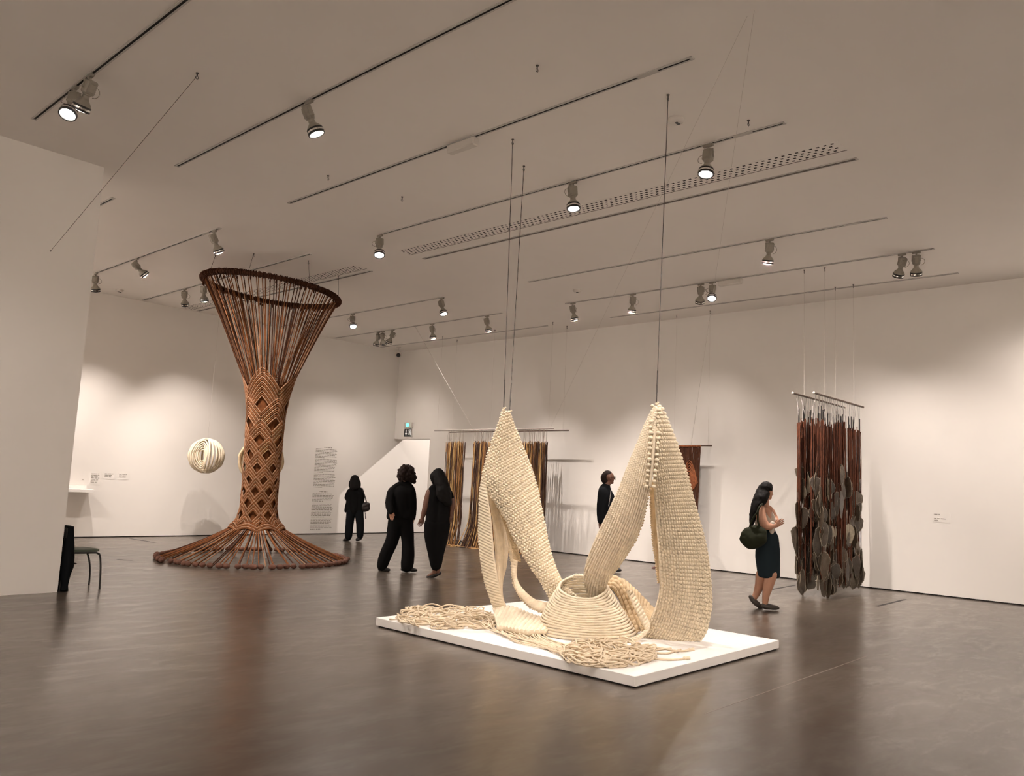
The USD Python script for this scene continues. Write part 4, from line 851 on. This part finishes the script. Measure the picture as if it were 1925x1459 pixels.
class Fig:
    def __init__(s, name, label, foot):
        s.P0 = np.array(foot, float); s.k = dep(s.P0)/FPX; s.t = thing('person', label, 'person', s.P0)
    def c(s, *pts):                           # (px, py, radius in px[, metres behind the middle plane])
        return [(onv(p[0], p[1], s.P0, p[3] if len(p) > 3 else 0.0), p[2]*s.k) for p in pts]
    def part(s, name, chains, m, edge=.03, parent=None, noise=0.0, nscale=30, it=8, label=None, hem=None):
        return obj(name, union([s.c(*c) for c in chains], edge, it, noise, nscale, None if hem is None else onv(*hem, s.P0)[2]), m, parent or s.t, True, label)
    def hand(s, wrist, tip, off, size):       # a palm, four fingers of unequal length and a thumb, slightly curled
        W, T = onv(*wrist, s.P0, off), onv(*tip, s.P0, off); d = (T-W)/np.linalg.norm(T-W); sd = np.cross(d, FH); sd /= np.linalg.norm(sd); L = size; ch = []
        pc = W+d*L*.30; ch.append([(W, L*.15), (pc+sd*L*.1, L*.155), (pc-sd*L*.1, L*.155), (W+d*L*.46+sd*L*.13, L*.12), (W+d*L*.46-sd*L*.13, L*.12)])
        for q, l in zip((-.19, -.065, .065, .19), (.36, .46, .48, .40)):
            a_ = W+d*L*.48+sd*L*q; b_ = a_+d*L*l*.55-FH*L*.04; e_ = b_+d*L*l*.45-FH*L*.12; ch.append([(a_, L*.058), (b_, L*.052), (e_, L*.042)])
        a_ = W+d*L*.16+sd*L*.17; ch.append([(a_, L*.075), (a_+d*L*.2+sd*L*.14-FH*L*.05, L*.06), (a_+d*L*.36+sd*L*.15-FH*L*.1, L*.05)])
        return ch
    def head(s, px, py, r, yaw):              # skull, jaw, nose, ears; yaw 0 looks to the picture's right, pi/2 away from the viewer
        C = onv(px, py, s.P0); R = r*s.k; f = RH*cos(yaw)+FH*sin(yaw); l = FH*cos(yaw)-RH*sin(yaw)
        ch = [[(C+UP*R*.18-f*R*.12, R*.92), (C+UP*R*.15+f*R*.12, R*.84)], [(C+f*R*.28, R*.70), (C+f*R*.46-UP*R*.68, R*.42)], [(C-UP*R*.55, R*.55), (C+f*R*.70-UP*R*.84, R*.22)],
              [(C+f*R*.90+UP*R*.10, R*.10), (C+f*R*1.12-UP*R*.24, R*.12)], [(C+f*R*.82-UP*R*.44-l*R*.12, R*.10), (C+f*R*.82-UP*R*.44+l*R*.12, R*.10)], [(C+f*R*.78+UP*R*.26-l*R*.3, R*.12), (C+f*R*.78+UP*R*.26+l*R*.3, R*.12)]]
        for q in (-1, 1): ch.append([(C+l*q*R*.86+UP*R*.12-f*R*.02, R*.13), (C+l*q*R*.84-UP*R*.22, R*.10)])
        s.eyes = [(C+f*R*.80+UP*R*.05+l*q*R*.32, R*.10) for q in (-1, 1)]; s.hc, s.hf, s.hl, s.hr = C, f, l, R
        return ch
    def body(s, raw, chains, m, edge=.022):
        for c_, r_ in s.eyes: s_ = None
        b = obj('body', union(raw+[s.c(*c) for c in chains], edge, 5), m, s.t, True)
        obj('eyes', join([ball(c_, r_*.9, True) for c_, r_ in s.eyes]), 'eye', b, True)
        return b
def proj_k(p): return dep(p)/FPX

# 1 woman seen from behind with a shoulder bag, in front of the wall text
f = Fig('person', 'person with dark hair and shoulder bag, seen from behind, beside the printed wall text', onz(666, 1017.5))
hd = f.head(667, 905, 7.6, 1.5)
f.body(hd, [[(667, 911, 3.4), (667, 920, 4)], [(659, 923, 4), (675, 922, 4)], [(667, 928, 9), (667, 960, 10)], [(657, 924, 4), (651, 937, 3.4), (657, 935, 2.5, .25)], [(678, 923, 4), (681, 938, 3.2), (676, 936, 2.5, .25)], [(661, 965, 6.5), (656, 1010, 4)], [(673, 965, 6.5), (677, 1010, 4)],
   ], 'skin')
f.part('top', [[(668, 918, 5), (658, 923, 5.6), (658, 932, 7)], [(668, 918, 5), (678, 922, 5.6), (678, 932, 7)], [(659, 930, 8), (658, 945, 7.6), (656, 958, 7)], [(677, 930, 8), (677, 945, 7.8), (677, 958, 8)], [(667, 930, 11), (667, 960, 11)], [(656, 925, 5), (651, 936, 4.2)], [(680, 925, 5), (682, 940, 4)], [(654, 948, 5), (650, 961, 3.2)]], 'black_cloth')
f.part('trousers', [[(660, 962, 8.5), (657, 985, 7.8), (655, 1010, 7.2)], [(675, 962, 8.5), (677, 985, 7.4), (677, 1008, 6.8)], [(660, 962, 9), (675, 962, 9)]], 'navy_cloth')
f.part('hair', [[(667, 901, 8.6), (667, 909, 9.2)], [(662, 908, 6.5), (660, 915, 4.5)], [(672, 908, 6.5), (674, 915, 4.5)], [(667, 909, 9, -.03), (667, 915, 8, -.05)]], 'black_hair', .02, noise=.01)
for c in ([(656, 1013, 4.0), (647, 1015.5, 3.0)], [(677, 1012, 4.2), (671, 1014.5, 3.4)]): f.part('shoe', [c], 'shoe_dark')
bag = thing('shoulder_bag', 'small dark brown bag hanging at the hip of the visitor by the wall text', 'bag', f.P0)
obj('body', union([f.c((682, 951, 6.5), (691, 949, 5.5)), f.c((683, 957, 6.5), (691, 956, 5.5)), f.c((682, 951, 6.5), (683, 957, 6.5))], .03, 6), 'bag_brown', bag, True)
obj('strap', tube(smoothpath([onv(x, y, f.P0, o) for x, y, o in ((681, 918, -.06), (685, 930, -.06), (689, 944, -.03), (690, 950, -.02))], 14), .012, 6), 'shoe_dark', bag, True)
obj('charm', tube([onv(686, 962, f.P0, -.05), onv(687, 969, f.P0, -.05), onv(687.5, 975, f.P0, -.05)], [.006, .009, .015], 6), 'bag_brown', bag)

# 2 curly-haired visitor in a loose black jacket, walking to the right
f = Fig('person', 'person with curly hair, loose black jacket and wide trousers, one hand behind the back', onz(747, 1075))
hd = f.head(765, 893, 11.5, .95)
h_ = f.hand((735, 962), (737, 973), -.26, .135)
f.body(hd+h_, [[(761, 903, 5), (757, 915, 6)], [(740, 922, 6), (771, 919, 6)], [(756, 930, 15), (755, 970, 14)], [(738, 923, 6, -.05), (730, 948, 5, -.16), (735, 962, 3.6, -.26)], [(775, 922, 5), (778, 950, 4), (776, 974, 3.5), (775, 983, 3)], [(745, 985, 10), (720, 1060, 5)], [(765, 985, 10), (766, 1062, 5)]], 'skin')
f.part('jacket', [[(758, 908, 7), (740, 920, 8), (735, 928, 8.5)], [(758, 908, 7), (770, 915, 8), (774, 928, 7)], [(742, 930, 13), (743, 950, 14), (742, 968, 11)], [(767, 930, 13), (768, 950, 13), (770, 968, 11)], [(755, 930, 18), (755, 965, 17)], [(736, 924, 8.5, -.05), (731, 949, 8, -.16), (735, 963, 5.6, -.26)], [(775, 922, 7), (778, 950, 6), (777, 972, 5)], [(742, 968, 16), (742, 990, 16)], [(765, 968, 16), (765, 990, 16)]], 'black_cloth', hem=(755, 978))
f.part('trousers', [[(745, 972, 15), (738, 1015, 12.5), (724, 1045, 12), (718, 1064, 11)], [(763, 972, 14), (767, 1020, 12), (767, 1050, 12.5), (765, 1064, 12.5)], [(745, 975, 14), (763, 975, 14)]], 'black_cloth')
f.part('hair', [[(763, 889, 15), (767, 893, 14)], [(754, 893, 7), (757, 901, 6)], [(775, 899, 7), (776, 905, 4)], [(764, 884, 9), (770, 885, 9)]], 'brown_hair', .018, noise=.085, nscale=28, it=3)
for c in ([(714, 1070, 4.4), (731, 1071.5, 3.5)], [(757, 1070, 4.6), (768, 1070, 4.8), (782, 1072, 3.2)]): f.part('shoe', [c], 'shoe_dark')

# 3 woman in black with long hair, seen from behind
f = Fig('person', 'person with long dark hair in a black short-sleeved top and narrow trousers, seen from behind', onz(815, 1086))
hd = f.head(823, 896, 11, 2.2)
h_ = f.hand((794, 973), (788, 990), 0, .145) + f.hand((848, 969), (844, 984), 0, .135)
f.body(hd+h_, [[(823, 905, 5), (823, 917, 6)], [(811, 923, 6), (841, 927, 6)], [(826, 935, 11), (822, 985, 12)], [(809, 927, 9), (805.5, 940, 9), (801, 955, 7.2), (796.5, 966, 5), (793.5, 974, 3.3)], [(845, 930, 7), (851, 950, 6), (848, 968, 3.4)], [(813, 1000, 11), (815, 1035, 8), (818, 1076, 4)], [(830, 1000, 11), (825, 1035, 8), (823, 1074, 4)], [(818, 1076, 3.6), (805, 1083, 2.8)], [(823, 1074, 3.6), (826, 1079, 2.8)]], 'skin_brown', .018)
f.part('top', [[(823, 913, 8), (812, 922, 9), (811, 934, 9.5)], [(823, 913, 8), (841, 925, 9.5), (846, 936, 9)], [(818, 932, 14), (817, 955, 15), (815, 985, 16)], [(833, 935, 14), (832, 955, 15), (829, 985, 16)]], 'black_cloth')
f.part('trousers', [[(814, 985, 17), (812, 1008, 15), (816, 1040, 12), (818, 1067, 8)], [(830, 985, 17), (829, 1008, 14), (824, 1040, 11), (822, 1067, 7.5)]], 'black_cloth')
f.part('hair', [[(824, 892, 12.2), (829, 905, 13, -.05), (836, 925, 12, -.1), (842, 945, 8.5, -.1)], [(818, 895, 10), (817, 907, 6)], [(830, 925, 12, -.12), (832, 938, 8, -.15)]], 'black_hair', .02, noise=.02, nscale=18)
for c in ([(818, 1081, 4.2), (803, 1085.5, 3.0)], [(827, 1077.5, 3.8), (813, 1084, 3.0)]): f.part('shoe', [c], 'shoe_dark')

# 4 man with glasses between the two peaks
f = Fig('person', 'short-haired person with glasses in a black jacket, in profile between the two pale peaks', onz(1150, 1076))
hd = f.head(1144, 898, 11.2, .15)
h_ = f.hand((1128, 981), (1129, 992), -.1, .13)
f.body(hd+h_, [[(1142, 908, 6), (1139, 918, 7)], [(1139, 930, 12), (1143, 975, 12)], [(1134, 924, 6), (1129, 955, 5, -.1), (1128, 982, 3.6, -.1)], [(1141, 985, 10), (1141, 1068, 5)], [(1148, 985, 10), (1153, 1068, 5)]], 'skin_brown')
f.part('jacket', [[(1140, 914, 8.5), (1135, 922, 11), (1133, 940, 11)], [(1137, 924, 12), (1141, 938, 16), (1142, 962, 15.5), (1142, 982, 14.5)], [(1133, 924, 9, -.1), (1129, 955, 8, -.12), (1128.5, 980, 6, -.12)]], 'navy_cloth')
f.part('trousers', [[(1139, 982, 13), (1140, 1030, 9.5), (1139, 1066, 8)], [(1147, 982, 13), (1153, 1030, 9.5), (1152, 1066, 8)]], 'black_cloth')
f.part('hair', [[(1142, 893.5, 10.0), (1138, 898, 9.4), (1137.5, 902, 8)]], 'brown_hair', .02)
for c in ([(1136, 1071, 4.6), (1151, 1072.5, 3.4)], [(1151, 1070, 5), (1166, 1072, 3.2)]): f.part('shoe', [c], 'shoe_dark')
G1 = []
for c_, r_ in f.eyes:
    cc = c_ + f.hf*f.hr*.22; q = np.linspace(0, 2*pi, 16, endpoint=False); G1.append(tube(cc+f.hr*.24*(np.cos(q)[:, None]*f.hl+np.sin(q)[:, None]*UP*.8), .004, 5, closed=True))
    sg = 1 if (c_-f.hc) @ f.hl > 0 else -1; G1.append(tube([cc+f.hl*sg*f.hr*.24, f.hc+f.hl*sg*f.hr*.9+UP*f.hr*.08], .0035, 5))
G1.append(tube([f.eyes[0][0]+f.hf*f.hr*.24+f.hl*f.hr*.1, f.eyes[1][0]+f.hf*f.hr*.24-f.hl*f.hr*.1], .0035, 5))
obj('glasses', join(G1), 'shoe_dark', f.t)
obj('strap', tube([onv(1149, 918, f.P0, -.17), onv(1147, 935, f.P0, -.20), onv(1144, 952, f.P0, -.19)], .006, 5), 'cord_grey', f.t)

# 5 woman with the green bag, arms folded, at the right
f = Fig('person', 'person with long black hair, white top and dark knee-length skirt, arms folded, at the right', onz(1440, 1146))
hd = f.head(1441, 926, 12.5, .35)
h_ = f.hand((1455, 990), (1465, 983), -.16, .15)
f.body(hd+h_, [[(1439, 937, 6.5), (1437, 950, 8)], [(1430, 957, 8), (1446, 958, 8)], [(1437, 966, 14), (1439, 990, 14), (1440, 1010, 16)], [(1429, 958, 9.5, -.10), (1431, 974, 9.5, -.14), (1438, 989, 8, -.17), (1448, 991, 6, -.19), (1457, 987, 4.4, -.17)], [(1447, 959, 8, .1), (1456, 974, 7, .12), (1461, 985, 6, .02), (1452, 990, 5, -.08)],
   [(1432, 1080, 11, .06), (1429, 1098, 9.5, .08), (1423, 1115, 6.5, .1), (1417, 1126, 5, .1)], [(1450, 1080, 11, -.04), (1445, 1098, 9.8, -.04), (1440, 1118, 7, -.04), (1438, 1136, 5, -.04)]], 'skin', .018)
f.part('top', [[(1434, 955, 6), (1433, 966, 15), (1436, 985, 17), (1438, 998, 17)], [(1446, 966, 9), (1449, 985, 11)], [(1452, 985, 6, -.17), (1451, 1000, 5, -.18)]], 'white_cloth')
f.part('skirt', [[(1438, 1000, 19), (1441, 1020, 20), (1443, 1045, 20), (1443, 1078, 16.5)], [(1450, 1010, 14), (1453, 1045, 14), (1455, 1078, 11)], [(1435, 1040, 16), (1437, 1078, 13)], [(1443, 1078, 17.5), (1445, 1095, 17)], [(1455, 1078, 11), (1456, 1095, 11)], [(1437, 1078, 12), (1437, 1095, 12)]], 'teal_cloth', hem=(1445, 1087))
f.part('hair', [[(1438, 920, 13.5), (1441, 917, 12.5)], [(1434, 926, 13), (1427, 940, 11.5, -.05), (1419, 956, 8.5, -.09), (1414, 975, 6, -.10), (1413, 986, 4, -.10)], [(1437, 930, 10, -.05), (1431, 944, 9, -.08)]], 'black_hair', .02, noise=.02, nscale=22)
for c in ([(1411, 1122, 4.6, .1), (1418, 1131, 6, .1), (1430, 1141, 4.6, .1)], [(1436, 1139, 6.4, -.04), (1447, 1141, 5.6, -.04), (1462, 1143, 3.8, -.04)]): f.part('shoe', [c], 'shoe_grey', .02)
bag = thing('shoulder_bag', 'slouchy dark green shoulder bag carried by the woman with folded arms', 'bag', f.P0)
obj('body', union([f.c((1402, 1006, 10, -.22), (1420, 1000, 13, -.22), (1432, 1002, 10, -.24)), f.c((1397, 1013, 7.5, -.22), (1412, 1016, 17, -.24), (1428, 1012, 14, -.24)), f.c((1408, 1003, 12, -.22), (1412, 1016, 17, -.24))], .02, 6, .012, 14), 'green_canvas', bag, True)
for q, (x, o) in enumerate(((1409, -.20), (1431, -.27))): obj('strap', tube(smoothpath([onv(a_, b_, f.P0, o_) for a_, b_, o_ in ((x, 996, o), ((x+1426)/2-4, 978, -.25), (1425, 960, -.26), (1431, 949, -.18), (1434, 947, -.08))], 18), .012, 6), 'green_canvas', bag, True)

# 6 visitor hidden behind the right peak, one brown shoe showing
f = Fig('person', 'person hidden behind the right pale peak, only the tip of one brown shoe showing', onz(1255, 1070))
hd = f.head(1262, 922, 9.2, pi)
f.body(hd, [[(1263, 930, 5), (1264, 940, 6)], [(1264, 945, 12), (1264, 985, 12)], [(1262, 942, 5, -.1), (1264, 965, 4.4, -.14), (1258, 985, 3.4, -.14)], [(1266, 942, 5, .15), (1267, 965, 4.4, .16), (1262, 985, 3.4, .16)], [(1262, 990, 9), (1256, 1062, 4)], [(1267, 990, 9), (1270, 1062, 4)]], 'skin')
f.part('top', [[(1263, 938, 8), (1264, 950, 14), (1264, 985, 14)], [(1262, 942, 6.5, -.12), (1264, 968, 5.5, -.15)], [(1266, 942, 6.5, .12), (1267, 968, 5.5, .15)]], 'navy_cloth')
f.part('trousers', [[(1262, 985, 12), (1258, 1030, 8.5), (1256, 1060, 7)], [(1267, 985, 12), (1270, 1030, 8.5), (1271, 1060, 7)]], 'navy_cloth')
f.part('hair', [[(1263, 918, 9.8), (1266, 926, 8)]], 'brown_hair', .02)
for c in ([(1252, 1065, 4.4), (1240, 1066.5, 4.2), (1227, 1068.5, 2.6)], [(1273, 1065, 4.2), (1262, 1067.5, 3)]): f.part('shoe', [c], 'shoe_brown')
